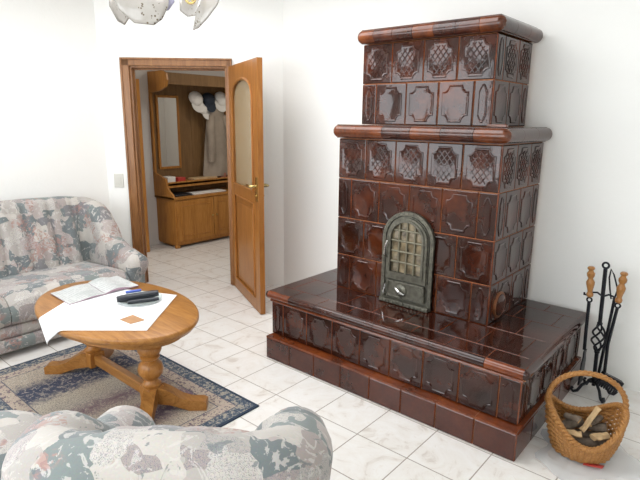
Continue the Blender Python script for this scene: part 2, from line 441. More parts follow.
HJ = Vector((-1.3623, .8664, 0)); UD = Vector((.90227, -.43118, 0)).normalized(); ND = Vector((UD.y, -UD.x, 0))   # ND towards the camera side
if ND.y > 0: ND = -ND
DWD, DT = .86, .042
def dl(u, v, d): return HJ + UD * u + ND * (-d) + Vector((0, 0, v))      # d from visible face into the leaf
leaf = MB()
def lbox(mb, u0, u1, z0, z1, d0, d1, mi=0):
    vs = [dl(u, z, d) for z in (z0, z1) for d in (d0, d1) for u in (u0, u1)]
    mb.add(vs, [(0, 2, 3, 1), (4, 5, 7, 6), (0, 1, 5, 4), (2, 6, 7, 3), (0, 4, 6, 2), (1, 3, 7, 5)], mi)
gu0, gu1, gz0, gzs, gza = .135, .725, 1.0, 1.74, 1.875
zt_, zb_ = 2.0, .006
lbox(leaf, -.035, gu0, zb_, zt_, 0, DT); lbox(leaf, gu1, DWD, zb_, zt_, 0, DT)
lbox(leaf, gu0, gu1, zb_, .115, 0, DT); lbox(leaf, gu0, gu1, .90, gz0, 0, DT)
# arched head
na = 20
arc = [(gu0 + (gu1 - gu0) * i / na, gzs + (gza - gzs) * sqrt(max(0, 1 - (2 * i / na - 1) ** 2))) for i in range(na + 1)]
for i in range(na):
    (a, za), (b, zb2) = arc[i], arc[i + 1]
    vs = [dl(a, za, 0), dl(b, zb2, 0), dl(b, zt_, 0), dl(a, zt_, 0), dl(a, za, DT), dl(b, zb2, DT), dl(b, zt_, DT), dl(a, zt_, DT)]
    leaf.add(vs, [(0, 1, 2, 3), (7, 6, 5, 4), (0, 4, 5, 1), (3, 2, 6, 7)])
# moulding around the openings
ml = [(gu0, gz0)] + [(gu1, gz0)] + [p for p in reversed(arc)] 
leaf.tube([dl(u, z, -.002) for u, z in ml], .011, 6, closed=True)
pm = [(gu0, .115), (gu1, .115), (gu1, .90), (gu0, .90)]
leaf.tube([dl(u, z, .0) for u, z in pm], .010, 6, closed=True)
lf = obj('door_leaf', leaf, M['doorwood'], dr, sharp=30)
mb = MB(); lbox(mb, gu0 - .01, gu1 + .01, .10, .91, .012, .03); lbox(mb, gu0 + .06, gu1 - .06, .17, .845, .006, .014)
obj('door_panel', mb, M['doorwood'], lf, world=False, bevel=.005)
bpy.data.objects['door_panel'].data.transform(Matrix.Translation(-Vector(dr.location)))
mb = MB()
gp = [(gu0, gz0), (gu1, gz0)] + list(reversed(arc)); mb.prism(gp, .017, .023, lambda u, v, d: dl(u, v, d))
g_ = obj('door_glass', mb, M['doorglass'], lf, world=False, sharp=30); g_.data.transform(Matrix.Translation(-Vector(dr.location)))
hb = MB()
for sgn, d0 in ((-1, -.002), (1, DT + .002)):
    o_ = lambda u, z, d: dl(u, z, d)
    hb.prism([(.795, .93), (.832, .93), (.832, 1.12), (.795, 1.12)], d0, d0 + sgn * .006, o_)
    dd = d0 + sgn * .05
    hb.tube([dl(.813, 1.05, d0), dl(.813, 1.05, dd - sgn * .012), dl(.80, 1.05, dd), dl(.76, 1.052, dd + sgn * .004), dl(.70, 1.048, dd)], [.011, .010, .0105, .009, .008], 10)
    hb.tube([dl(.813, .975, d0), dl(.813, .975, d0 + sgn * .014)], .008, 8)
h_ = obj('door_handle', hb, M['brass'], lf, world=False); h_.data.transform(Matrix.Translation(-Vector(dr.location)))
mb = MB()
for z in (.22, 1.78): mb.tube([dl(-.037, z, -.002), dl(-.037, z + .09, -.002)], .009, 10)
h_ = obj('door_hinge', mb, M['brass'], lf, world=False); h_.data.transform(Matrix.Translation(-Vector(dr.location)))

# light switch beside the door
sw = thing('light_switch', 'small white light switch on the wall left of the door', 'light switch', tuple(dw(.105, 0, .955)))
mb = MB(); wbox(mb, .062, .148, -.012, 0, .93, 1.055); obj('switch_plate', mb, M['switch'], sw, bevel=.004)
mb = MB(); wbox(mb, .082, .128, -.018, -.012, .962, 1.023); obj('rocker', mb, M['switch'], sw, bevel=.004)

# ------------------------------------------------------------------ hall beyond
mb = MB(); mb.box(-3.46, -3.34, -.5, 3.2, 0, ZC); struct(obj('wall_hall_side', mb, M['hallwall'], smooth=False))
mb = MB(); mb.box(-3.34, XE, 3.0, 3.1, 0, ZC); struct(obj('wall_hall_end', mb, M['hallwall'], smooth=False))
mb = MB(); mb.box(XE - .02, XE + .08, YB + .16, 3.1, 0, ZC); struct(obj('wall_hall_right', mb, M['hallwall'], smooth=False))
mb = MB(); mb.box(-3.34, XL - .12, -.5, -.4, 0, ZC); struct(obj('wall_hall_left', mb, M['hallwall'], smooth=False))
# a second door ajar in the hall: only its leaf edge shows
d2 = struct(tag(empty('door_2', (-3.30, .30, 0)), 'wooden hall door seen edge-on through the open doorway', 'door'))
A_, B_ = Vector((-3.06, 1.02, 0)), Vector((-3.30, .30, 0)); tt = (B_ - A_).normalized(); nn = Vector((tt.y, -tt.x, 0))
mb = MB(); vs = [A_ + tt * a + nn * b_ + Vector((0, 0, z)) for z in (.005, 1.97) for b_ in (-.02, .02) for a in (0, .75)]
mb.add(vs, [(0, 2, 3, 1), (4, 5, 7, 6), (0, 1, 5, 4), (2, 6, 7, 3), (0, 4, 6, 2), (1, 3, 7, 5)]); obj('door_leaf', mb, M['hallwood'], d2, bevel=.004)

# hall stand --------------------------------------------------------------
hs = thing('hall_stand', 'golden wooden hall stand with mirror and low cupboard beyond the doorway', 'hall stand', (-3.13, 1.87, 0))
XB, XF, YA, YZ = -3.335, -2.93, 1.30, 2.45
mb = MB()
mb.box(XB, XF, YA + .02, YZ - .02, .05, .60); mb.box(XB, XF + .02, YA, YZ, .60, .63); mb.box(XB, XF - .02, YA + .03, YZ - .03, .03, .06)
for y in (YA + .05, YZ - .05): mb.lathe([(.03, .0), (.036, .02), (.03, .045), (.02, .05)], 12, Matrix.Translation((XF - .04, y, 0)))
obj('cupboard', mb, M['hallwood'], hs, bevel=.004)
for y0, y1, hy in ((YA + .03, (YA + YZ) / 2 - .004, 1), ((YA + YZ) / 2 + .004, YZ - .03, -1)):
    mb = MB(); mb.box(XF, XF + .018, y0, y1, .09, .585)
    mb.tube([(XF + .018, y0 + .06, .15), (XF + .018, y1 - .06, .15), (XF + .018, y1 - .06, .52), (XF + .018, y0 + .06, .52)], .008, 6, closed=True)
    dd_ = obj('cupboard_door', mb, M['hallwood'], hs, bevel=.003)
    kb = MB(); ky = y1 - .03 if hy > 0 else y0 + .03
    kb.lathe([(.006, 0), (.006, .012), (.012, .02), (.008, .028)], 10, Matrix.Translation((XF + .016, ky, .36)) @ Matrix.Rotation(pi / 2, 4, 'Y'))
    k_ = obj('knob', kb, M['brass'], dd_, world=False); k_.data.transform(Matrix.Translation(-Vector(hs.location)))
def side_profile(y0, y1):
    pr_ = [(XB, .60), (XF + .01, .60), (XF - .02, .66), (XF - .09, .70), (XF - .13, .76), (XF - .15, .84), (XB + .04, .90), (XB + .04, 1.84), (XF - .16, 1.86), (XF - .05, 1.90), (XF - .01, 1.97), (XF - .03, 2.05), (XF - .10, 2.08), (XB, 2.08)]
    m_ = MB(); m_.prism(pr_, y0, y1, lambda u, v, d: Vector((u, d, v))); return m_
obj('side_panel', side_profile(YA, YA + .025), M['hallwood'], hs, bevel=.003)
obj('side_panel', side_profile(YZ - .025, YZ), M['hallwood'], hs, bevel=.003)
mb = MB(); mb.box(XB, XB + .02, YA + .02, YZ - .02, .63, 2.0)
for k in range(1, 6): mb.box(XB + .02, XB + .024, YA + k * .19, YA + k * .19 + .012, .9, 1.85)
obj('back_panel', mb, wood('hall_panel', (.13, .07, .028), (.19, .105, .042), (.24, .14, .06), (1, 1, 14), 2.2, .5, .1), hs, bevel=.002)
mb = MB(); mb.box(XB + .02, XF - .12, YA + .025, YZ - .025, .755, .785); mb.box(XF - .135, XF - .12, YA + .025, YZ - .025, .73, .80); obj('ledge', mb, M['hallwood'], hs, bevel=.003)
mb = MB(); mb.box(XB, XF - .04, YA + .02, YZ - .02, 1.955, 1.98); mb.box(XF - .055, XF - .035, YA + .02, YZ - .02, 1.93, 2.06)
obj('hat_shelf', mb, bpy.data.materials['hall_panel'], hs, bevel=.003)  # shade put into the colour: darker panel wood makes the fascia look unlit
mb = MB(); my0, my1, mz0, mz1 = 1.40, 1.66, .965, 1.79
for a in ((my0 - .03, my0, mz0 - .03, mz1 + .03), (my1, my1 + .03, mz0 - .03, mz1 + .03), (my0, my1, mz0 - .03, mz0), (my0, my1, mz1, mz1 + .03)): mb.box(XB + .02, XB + .04, *a)
mf = obj('mirror_frame', mb, M['hallwood'], hs, bevel=.003)
mb = MB(); mb.box(XB + .024, XB + .032, my0, my1, mz0, mz1); o_ = obj('mirror_glass', mb, M['mirror'], mf, world=False, smooth=False); o_.data.transform(Matrix.Translation(-Vector(hs.location)))
HOOK = [(y, 1.74) for y in (1.90, 2.10, 2.30)]
for y, z in HOOK:
    mb = MB(); mb.box(XB + .02, XB + .026, y - .015, y + .015, z - .03, z + .03)
    mb.tube([(XB + .026, y, z), (XB + .07, y, z - .01), (XB + .095, y, z + .02), (XB + .09, y, z + .05)], .006, 8); mb.tube([(XB + .026, y, z - .015), (XB + .05, y, z - .04), (XB + .065, y, z - .02)], .005, 8)
    obj('coat_hook', mb, M['brass'], hs)

# hats on the hooks
def hat(name, label, y, z, mat, brim_dir, size=.11, cat='hat', squash=.8):
    t = thing(name, label, cat, (XB + .10, y, z))
    R_ = Matrix.Translation((XB + .10, y, z)) @ Matrix.Rotation(radians(62), 4, 'Y') @ Matrix.Rotation(brim_dir, 4, 'Z')
    mb = MB(); prof = [(size * cos(a), squash * size * sin(a)) for a in [i * pi / 16 for i in range(8)]] + [(.012, squash * size)]
    mb.lathe([(size * .97, -.01)] + prof, 20, R_); obj('crown', mb, mat, t)
    mb = MB(); ring0 = []; ring1 = []
    for i in range(13):
        a = -1.1 + 2.2 * i / 12; e = .085 * cos(a / 1.1 * pi / 2)
        ring0.append((size * .97, a)); ring1.append((size * .97 + e, a))
    top = [R_ @ Vector((r * cos(a), r * sin(a), .004 - .02 * ((r - size) / .085))) for r, a in ring0] + [R_ @ Vector((r * cos(a), r * sin(a), .004 - .02 * ((r - size * .97) / .085))) for r, a in reversed(ring1)]
    bot = [p - (R_.to_3x3() @ Vector((0, 0, .005))) for p in top]
    mb.rings([bot, top], cap0=True); obj('visor', mb, mat, t)
    return t
hat('peaked_cap', 'white peaked cap with dark band on the leftmost coat hook', 1.90, 1.79, M['hat_white'], .1, .098)
hat('peaked_cap', 'white cap hanging lower, just below the leftmost white cap', 2.005, 1.665, M['hat_white'], .6, .07)
hat('knit_cap', 'dark navy cap on the middle coat hook', 2.10, 1.79, M['hat_dark'], .0, .09)
hat('peaked_cap', 'white cap above the hanging coat', 2.30, 1.80, M['hat_white'], -.3, .10)
# coat
cb = MB(); rows = []
for i in range(15):
    t = i / 14; z = 1.69 - t * .88
    half = interp(t, [0, .08, .2, .6, 1], [.06, .12, .16, .20, .235]); dep = interp(t, [0, .1, .4, 1], [.03, .05, .075, .08])
    yc = 2.21 + .0 * t; ring = []
    for j in range(28):
        a = 2 * pi * j / 28
        fold = 1 + .16 * sin(5 * a + 2 * t) * t
        ring.append(Vector((XB + .11 + dep * fold * cos(a), yc + half * (1 + .05 * sin(7 * a)) * sin(a), z)))
    rows.append(ring)
cb.rings(list(reversed(rows)), cap0=True)
ct = thing('coat', 'taupe coat hanging under the white cap', 'coat', (XB + .11, 2.21, .80))
obj('coat_body', cb, M['coat'], ct, sharp=80)
mb = MB(); mb.tube([(XB + .13, 2.30, 1.58), (XB + .16, 2.36, 1.45), (XB + .17, 2.375, 1.2), (XB + .16, 2.37, 1.0)], [.045, .055, .05, .045], 10); obj('sleeve', mb, M['coat'], ct, sharp=80)
mb = MB(); mb.tube([(XB + .13, 2.12, 1.58), (XB + .16, 2.07, 1.45), (XB + .18, 2.06, 1.2), (XB + .17, 2.06, 1.0)], [.045, .055, .05, .045], 10); obj('sleeve', mb, M['coat'], ct, sharp=80)
# small things on the ledge and in the niche
zl = .785
def small_box(name, label, cat, x0, x1, y0, y1, z0, z1, mat, rot=0):
    mb = MB(); mb.box(x0, x1, y0, y1, z0, z1); o = obj(name, mb, mat, bevel=.003); o.rotation_euler.z = rot; return tag(o, label, cat)
small_box('small_box', 'small white box at the left end of the hall stand ledge', 'box', -3.25, -3.12, 1.36, 1.47, zl, zl + .07, M['paper'])
small_box('small_box', 'red packet on the hall stand ledge below the mirror', 'packet', -3.24, -3.14, 1.52, 1.63, zl, zl + .05, M['red'])
small_box('scarf', 'folded tan scarf lying along the hall stand ledge', 'scarf', -3.27, -3.13, 1.75, 2.12, zl, zl + .025, M['splitwood'])
small_box('small_box', 'reddish box at the right end of the hall stand ledge', 'box', -3.24, -3.14, 2.20, 2.28, zl, zl + .06, plain('dull_red', (.35, .14, .09), .6))
small_box('envelope', 'pale papers lying on the cupboard top under the ledge', 'papers', -3.14, -2.96, 1.62, 2.12, .63, .645, M['paper'])
small_box('folder', 'dark folder lying on the cupboard top left of the papers', 'folder', -3.20, -2.97, 1.36, 1.60, .63, .65, M['black_plastic'])

# ------------------------------------------------------------------ tiled stove
st = thing('tiled_stove', 'large brown glazed tile stove with stepped tower and wide bench base', 'stove', (.84, .55, 0))
CART = [(.36, .80), (.42, .64), (.55, .53), (.72, .50), (.72, -.50), (.55, -.53), (.42, -.64), (.36, -.80), (-.36, -.80), (-.42, -.64), (-.55, -.53), (-.72, -.50), (-.72, .50), (-.55, .53), (-.42, .64), (-.36, .80)]
CART = list(reversed(CART))
HALF = list(reversed([(.12, .80), (.42, .52), (.42, -.52), (.12, -.80), (-.12, -.80), (-.42, -.52), (-.42, .52), (-.12, .80)]))

def tile(mb, O, ux, n, w, h, kind, relief=1.0):
    """one glazed tile, lower-left corner O; face along ux and Z, outward normal n. slots 0 glaze, 1 amber edge"""
    ux = Vector(ux); n = Vector(n); O = Vector(O); Z = Vector((0, 0, 1))
    P = lambda u, v, d: O + ux * u + Z * v + n * d
    g = .0021
    def rect(i, d): return [P(g + i, g + i, d), P(w - g - i, g + i, d), P(w - g - i, h - g - i, d), P(g + i, h - g - i, d)]
    mb.rings([rect(0, -.003), rect(0, .003), rect(.0018, .0055), rect(.0055, .0075), rect(.020, .0075)], mis=[1, 1, 0, 0, 0], cap1=True)
    if kind == 'flat': return
    poly = HALF if kind == 'half' else CART
    hu, hv = w / 2, h / 2
    def ring(o, d): return [P(hu + u * (hu - o / max(.3, abs(.72))), hv + v * (hv - o / .8), .0075 + d * relief) for u, v in poly]
    mb.rings([ring(-.005, -.0005), ring(-.001, .0042), ring(.002, .0046), ring(.008, .0022), ring(.013, .0014)], mis=[0, 0, 0, 0, 0], cap1=True)
    if kind == 'lattice':
        pts = [(hu + u * (hu - .017 / .72), hv + v * (hv - .017 / .8)) for u, v in poly]
        for sgn in (1, -1):
            pitch = .0265
            for k in range(-10, 11):
                c = k * pitch * 1.0
                # line: (x-hu) - sgn*(y-hv)*0.8 = c*...
                a = Vector((sgn * .62, .78)); nrm = Vector((a.y, -a.x))
                xs = []
                m_ = len(pts)
                for i in range(m_):
                    p = Vector(pts[i]); q = Vector(pts[(i + 1) % m_])
                    dp = (p - Vector((hu, hv))).dot(nrm) - c; dq = (q - Vector((hu, hv))).dot(nrm) - c
                    if dp * dq < 0:
                        t = dp / (dp - dq); x = p.lerp(q, t); xs.append((x - Vector((hu, hv))).dot(a))
                xs.sort()
                for i in range(0, len(xs) - 1, 2):
                    t0, t1 = xs[i], xs[i + 1]
                    if t1 - t0 < .012: continue
                    p0 = Vector((hu, hv)) + nrm * c + a * t0; p1 = Vector((hu, hv)) + nrm * c + a * t1
                    hwid = .0034
                    vs = []
                    for (pp) in (p0, p1):
                        for off, d in ((-hwid, .0086), (-hwid * .5, .0122), (hwid * .5, .0122), (hwid, .0086)):
                            qv = pp + nrm * off; vs.append(P(qv.x, qv.y, d))
                    mb.add(vs, [(0, 4, 5, 1), (1, 5, 6, 2), (2, 6, 7, 3)] if sgn > 0 else [(0, 4, 5, 1), (1, 5, 6, 2), (2, 6, 7, 3)], 0)

def course(mb, O, ux, n, total, h, kind, halves):
    """a row of tiles; halves=(left,right) True when the row starts/ends with a half tile"""
    nfull = round(total / .2146 - .5 * (halves[0] + halves[1])); wt_ = total / (nfull + .5 * (halves[0] + halves[1]))
    u = 0; ux = Vector(ux)
    for i in range(nfull + halves[0] + halves[1]):
        half = (i == 0 and halves[0]) or (i == nfull + halves[0] + halves[1] - 1 and halves[1])
        w = wt_ / 2 if half else wt_
        tile(mb, Vector(O) + ux * u, ux, n, w, h, 'half' if half and kind != 'flat' else kind)
        u += w

ZP, ZT = .154, .4477
mats_t = [M['glaze'], M['glaze_edge'], M['grout']]
# plinth
BX0, BX1, BY0, BY1 = 0, 1.68, 0, 1.075
mb = MB(); mb.box(BX0 + .008, BX1 - .008, BY0 + .008, BY1, 0, ZP - .003, 2)
course(mb, (BX0, BY0 + .005, 0), (1, 0, 0), (0, -1, 0), BX1, ZP - .008, 'flat', (0, 0))
course(mb, (BX1 - .005, BY0, 0), (0, 1, 0), (1, 0, 0), BY1, ZP - .008, 'flat', (0, 0))
for i in range(8):
    x = BX0 + i * .21; mb.box(x + .0015, x + .2085, BY0, .08, ZP - .010, ZP, 1)
for i in range(5):
    y = .08 + i * .199; mb.box(BX1 - .06, BX1, y + .0015, y + .1975, ZP - .010, ZP, 1)
obj('plinth', mb, [M['plinthglaze'], M['glaze_edge'], M['grout']], st, sharp=12)
# bench body
EX0, EX1, EY0 = -.005, 1.658, .0625
mb = MB(); mb.box(EX0 + .006, EX1 - .006, EY0 + .006, BY1 - .01, ZP - .002, .41, 2)
course(mb, (EX0, EY0 + .004, ZP), (1, 0, 0), (0, -1, 0), EX1 - EX0, .229, 'plain', (1, 1))
course(mb, (EX1 - .004, EY0, ZP), (0, 1, 0), (1, 0, 0), BY1 - .015 - EY0, .229, 'plain', (1, 1))
mb.tube([(EX0 - .004, BY1 - .02, .387), (EX0 - .004, EY0 - .004, .387), (EX1 + .004, EY0 - .004, .387), (EX1 + .004, BY1 - .02, .387)], .008, 8, mi=1)
obj('bench_body', mb, mats_t, st, sharp=12)
# bench top slab with bull-nosed tiles
SX0, SX1, SY0, SY1 = -.0565, 1.6945, .0385, 1.0905
mb = MB(); mb.box(SX0 + .02, SX1 - .02, SY0 + .02, SY1 - .02, .392, ZT - .006, 2)
zc, rr = .4225, .026
def nose(mb, p0, p1, out, mi):
    """bull-nosed edge bar from p0 to p1 with outward direction out"""
    p0 = Vector(p0); p1 = Vector(p1); out = Vector(out); rings_ = []
    prof = [(-.06, .0), (-.06, .0535)] + [(rr * 1 * cos(a) - .026, .0268 + rr * sin(a)) for a in [pi / 2 - i * pi / 8 for i in range(9)]]
    r0 = [p0 + out * x + Vector((0, 0, z)) for x, z in prof]; r1 = [p1 + out * x + Vector((0, 0, z)) for x, z in prof]
    mb.rings([r0, r1], mi=mi, cap0=True, cap1=True)
zb0 = ZT - .0535
wx = (SX1 - SX0) / 8
for i in range(8):
    nose(mb, (SX0 + (i * wx + .0012 if i else .026), SY0, zb0), (SX0 + ((i + 1) * wx - .0012 if i < 7 else 8 * wx - .026), SY0, zb0), (0, -1, 0), 1 if i in (0, 7) else 0)
wy = (SY1 - SY0) / 5
for i in range(5):
    ya, yb_ = SY0 + (i * wy + .0012 if i else .026), SY0 + ((i + 1) * wy - .0012 if i < 4 else 5 * wy - .026)
    nose(mb, (SX1, ya, zb0), (SX1, yb_, zb0), (1, 0, 0), 0)
    nose(mb, (SX0, yb_, zb0), (SX0, ya, zb0), (-1, 0, 0), 0)
nose(mb, (SX1 - .026, SY1, zb0), (SX0 + .026, SY1, zb0), (0, 1, 0), 0)
# quarter-round corner pieces
for cx_, cy_, sx, sy in ((SX0, SY0, 1, 1), (SX1, SY0, -1, 1), (SX1, SY1, -1, -1)):
    mb.lathe([(max(.0005, rr * cos(a)), .0268 + rr * sin(a)) for a in [-pi / 2 + k * pi / 16 for k in range(17)]], 24, Matrix.Translation((cx_ + sx * .026, cy_ + sy * .026, zb0)), 0, capb=False, capt=False)
rows_y = [SY0 + .026, .192, .45, .70, .92, SY1 - .03]
for r in range(5):
    y0, y1 = rows_y[r], rows_y[r + 1]
    off = 0 if r % 2 == 0 else .5
    xs = [SX0 + .026] + [SX0 + (i + off) * wx for i in range(1, 8)] + [SX1 - .026]
    if off: xs = [SX0 + .026] + [SX0 + (i + .5) * wx for i in range(0, 8)] + [SX1 - .026]
    for a, b_ in zip(xs, xs[1:]):
        if b_ - a < .03: continue
        g = .0013
        rect = lambda i, z: [Vector((a + g + i, y0 + g + i, z)), Vector((b_ - g - i, y0 + g + i, z)), Vector((b_ - g - i, y1 - g - i, z)), Vector((a + g + i, y1 - g - i, z))]
        mb.rings([rect(0, ZT - .01), rect(0, ZT - .0012), rect(.0015, ZT)], mis=[1, 1, 0], cap1=True)
obj('bench_top', mb, [glaze('bench_glaze', (.008, .003, .002), (.035, .009, .005), (.10, .024, .008), .06, 4), M['glaze_edge'], M['grout']], st, sharp=25)

# lower tower
TX0, TX1, TY0, TY1 = .2338, 1.3134, .4516, 1.085
zr = [.4477, .6798, .932, 1.1936, 1.4477]
def tower(name, x0, x1, y0, y1, rows):
    mb = MB(); mb.box(x0 + .006, x1 - .006, y0 + .006, y1, rows[0][0], rows[-1][1], 2)
    for z0, z1, kind, hv_f, hv_s in rows:
        course(mb, (x0, y0 + .004, z0), (1, 0, 0), (0, -1, 0), x1 - x0, z1 - z0, kind, hv_f)
        course(mb, (x1 - .004, y0, z0), (0, 1, 0), (1, 0, 0), y1 - y0, z1 - z0, kind, hv_s)
        course(mb, (x0 + .004, y1, z0), (0, -1, 0), (-1, 0, 0), y1 - y0, z1 - z0, kind, hv_s)
    return obj(name, mb, mats_t, st, sharp=12)
tower('lower_tower', TX0, TX1, TY0, TY1, [(zr[0], zr[1], 'plain', (1, 1), (1, 1)), (zr[1], zr[2], 'plain', (0, 0), (0, 0)), (zr[2], zr[3], 'plain', (1, 1), (1, 1)), (zr[3], zr[4], 'lattice', (0, 0), (0, 0))])
UX0, UX1, UY0, UY1 = .342, 1.2003, .5398, 1.05
UZ = [1.537, 1.7822, 2.0173]
tower('upper_tower', UX0, UX1, UY0, UY1, [(UZ[0], UZ[1], 'plain', (1, 1), (0, 1)), (UZ[1], UZ[2], 'lattice', (0, 0), (1, 0))])
# cornices
def cornice(name, x0, x1, y0, y1, z0, z1, seg, pat_f, pat_s):
    mb = MB(); mb.box(x0 + .03, x1 - .03, y0 + .03, y1 - .02, z0 + .002, z1 - .002, 0)
    H = z1 - z0; R_ = H * .47
    def prof():
        p = [(-.07, H * .03), (-R_, H * .03)]
        p += [(-R_ + R_ * cos(a), H * .5 + R_ * sin(a)) for a in [-pi / 2 + i * pi / 12 for i in range(1, 12)]]
        return p + [(-R_, H * .97), (-.07, H * .97)]
    PR = prof()
    def bar(p0, p1, out, mi):
        p0, p1, out = Vector(p0), Vector(p1), Vector(out)
        r0 = [p0 + out * x + Vector((0, 0, z)) for x, z in PR]; r1 = [p1 + out * x + Vector((0, 0, z)) for x, z in PR]
        mb.rings([list(reversed(r0)), list(reversed(r1))], mi=mi, cap0=True, cap1=True)
    nf = len(pat_f); w = (x1 - x0) / nf
    for i, mi in enumerate(pat_f):
        a, b_ = x0 + i * w + .0012, x0 + (i + 1) * w - .0012
        if i == 0: a = x0 + R_
        if i == nf - 1: b_ = x1 - R_
        bar((a, y0, z0), (b_, y0, z0), (0, -1, 0), mi)
    ns = len(pat_s); w = (y1 - y0) / ns
    for i, mi in enumerate(pat_s):
        a, b_ = y0 + i * w + .0012, y0 + (i + 1) * w - .0012
        if i == 0: a = y0 + R_
        bar((x1, a, z0), (x1, b_, z0), (1, 0, 0), mi); bar((x0, b_, z0), (x0, a, z0), (-1, 0, 0), mi)
    for cx_, cy_, sx, sy, mi in ((x0, y0, 1, 1, 1), (x1, y0, -1, 1, 1)):
        M_ = Matrix.Translation((cx_ + sx * R_, cy_ + sy * R_, z0 + H * .5))
        mb.lathe([(R_ * cos(a), R_ * sin(a)) for a in [-pi / 2 + .01 + i * (pi - .02) / 12 for i in range(13)]], 20, M_, mi, capb=False, capt=False)
    return obj(name, mb, [M['darkglaze'], M['amber'], M['grout']], st, sharp=25)
cornice('lower_cornice', TX0 - .038, TX1 + .045, TY0 - .045, TY1 + .004, 1.449, 1.537, .2, [1, 1, 0, 1, 0, 1], [0, 0, 0])
cornice('upper_cornice', UX0 - .038, UX1 + .045, UY0 - .045, UY1 + .035, 2.0185, 2.105, .2, [1, 0, 0, 1, 0, 0, 1], [0, 0, 0])
mb = MB(); mb.box(TX1 - .10, TX1 + .005, UY0 - .075, UY0 - .045, 1.5365, 1.552, 0); obj('loose_trim', mb, M['amber'], st, bevel=.003)

# cast-iron fire door
XC, W2 = .795, .176
ZB, ZS = .452, .86
fd = MB(); FY = TY0 - .008
def fp(u, v, d): return Vector((XC + u, FY - d, v))
def arch(hw, z0, zs, n=24, k=1.0): return [(-hw, z0), (hw, z0)] + [(hw * cos(i * pi / n), zs + k * hw * sin(i * pi / n)) for i in range(n + 1)]
def ring_plate(mb, a0, a1, d0, d1, mi=0):
    n = len(a0)
    mb.rings([[fp(u, v, d0) for u, v in a0], [fp(u, v, d1) for u, v in a0], [fp(u, v, d1) for u, v in a1], [fp(u, v, d0) for u, v in a1]], mi=mi, cap1=False)
fd.prism(arch(W2, ZB, ZS), 0, .012, fp)
ring_plate(fd, arch(W2, ZB, ZS), arch(W2 - .022, ZB + .02, ZS), 0, .026)
ring_plate(fd, arch(W2 - .030, ZB + .16, ZS), arch(W2 - .040, ZB + .168, ZS), .012, .022)
for i in range(17):                              # bead ornament round the arch
    a = i * pi / 16; c = fp((W2 - .011) * cos(a), ZS + (W2 - .011) * sin(a), .026)
    fd.lathe([(.0055, -.002), (.004, .003), (.001, .005)], 8, Matrix.Translation(c) @ Matrix.Rotation(pi / 2, 4, 'X'))
for i in range(16):
    for s_ in (-1, 1):
        c = fp(s_ * (W2 - .011), ZB + .03 + i * .025, .026); fd.lathe([(.0055, -.002), (.004, .003), (.001, .005)], 8, Matrix.Translation(c) @ Matrix.Rotation(pi / 2, 4, 'X'))
fd_o = obj('fire_door_frame', fd, M['iron'], st, sharp=35)
def sub(name, mb, mat, parent, **kw):
    o = obj(name, mb, mat, parent, world=False, **kw); o.data.transform(Matrix.Translation(-Vector(st.location))); return o
WH, WZ_0, WZ_S = .108, .655, .865
mb = MB(); A0 = arch(W2 - .036, WZ_0 - .045, ZS); A1 = arch(WH, WZ_0, WZ_S)
ring_plate(mb, A0, A1, .012, .036)
ring_plate(mb, arch(WH + .014, WZ_0 - .014, WZ_S), arch(WH, WZ_0, WZ_S), .03, .044)
sub('fire_door', mb, M['iron'], fd_o, sharp=35)
mb = MB(); mb.prism(arch(WH + .002, WZ_0 - .002, WZ_S), .016, .020, fp); sub('window_glass', mb, M['stove_glass'], fd_o, smooth=False)
mb = MB()
for i in (1, 2, 3):
    u = -WH + 2 * WH * i / 4; zt2 = WZ_S + sqrt(max(0, WH ** 2 - u * u)); mb.tube([fp(u, WZ_0, .030), fp(u, zt2, .030)], .0065, 8)
for i in (1, 2, 3, 4):
    z = WZ_0 + i * .066; hw = WH if z < WZ_S else sqrt(max(0, WH ** 2 - (z - WZ_S) ** 2)); mb.tube([fp(-hw, z, .030), fp(hw, z, .030)], .0065, 8)
sub('window_grille', mb, plain('grille_iron', (.19, .175, .125), .4, .5), fd_o)
mb = MB(); mb.box(XC - .128, XC + .128, FY - .030, FY - .012, ZB + .035, ZB + .145); mb.tube([fp(-.12, ZB + .043, .03), fp(.12, ZB + .043, .03), fp(.12, ZB + .137, .03), fp(-.12, ZB + .137, .03)], .005, 6, closed=True)
sub('ash_door', mb, M['iron'], fd_o, bevel=.004)
mb = MB(); c = fp(-.025, ZB + .09, .03); mb.lathe([(.040, 0), (.040, .008), (.030, .014), (.014, .016), (.012, .03), (.004, .034)], 20, Matrix.Translation(c) @ Matrix.Rotation(pi / 2, 4, 'X')); sub('air_regulator', mb, M['iron'], fd_o)
mb = MB(); mb.tube([fp(-.055, ZB + .105, .05), fp(-.025, ZB + .09, .064), fp(.008, ZB + .072, .05)], [.006, .009, .006], 8); sub('regulator_lever', mb, M['chrome'], fd_o)
mb = MB(); mb.tube([fp(-.132, ZB + .285, .03), fp(-.138, ZB + .31, .06), fp(-.130, ZB + .36, .066), fp(-.118, ZB + .40, .06)], [.008, .008, .007, .006], 8); sub('door_latch', mb, M['chrome'], fd_o)
mb = MB(); mb.tube([fp(-.135, ZB + .045, .03), fp(-.138, ZB + .06, .055), fp(-.125, ZB + .12, .055)], .007, 8); sub('door_latch', mb, M['chrome'], fd_o)
for z in (ZB + .045, ZB + .10, ZB + .27, ZB + .40):
    mb = MB(); mb.tube([fp(.128, z, .032), fp(.128, z + .035, .032)], .010, 10); mb.box(XC + .108, XC + .128, FY - .036, FY - .026, z + .006, z + .028); sub('hinge', mb, M['iron'], fd_o, bevel=.002)
mb = MB(); mb.box(XC - W2 + .004, XC + W2 - .004, FY - .05, FY - .008, ZB - .002, ZB + .022)
for i in range(13): mb.tube([fp(-.15 + i * .025, ZB + .022, .05), fp(-.15 + i * .025, ZB + .0, .052)], .006, 6)
sub('door_sill', mb, M['iron'], fd_o, bevel=.003)
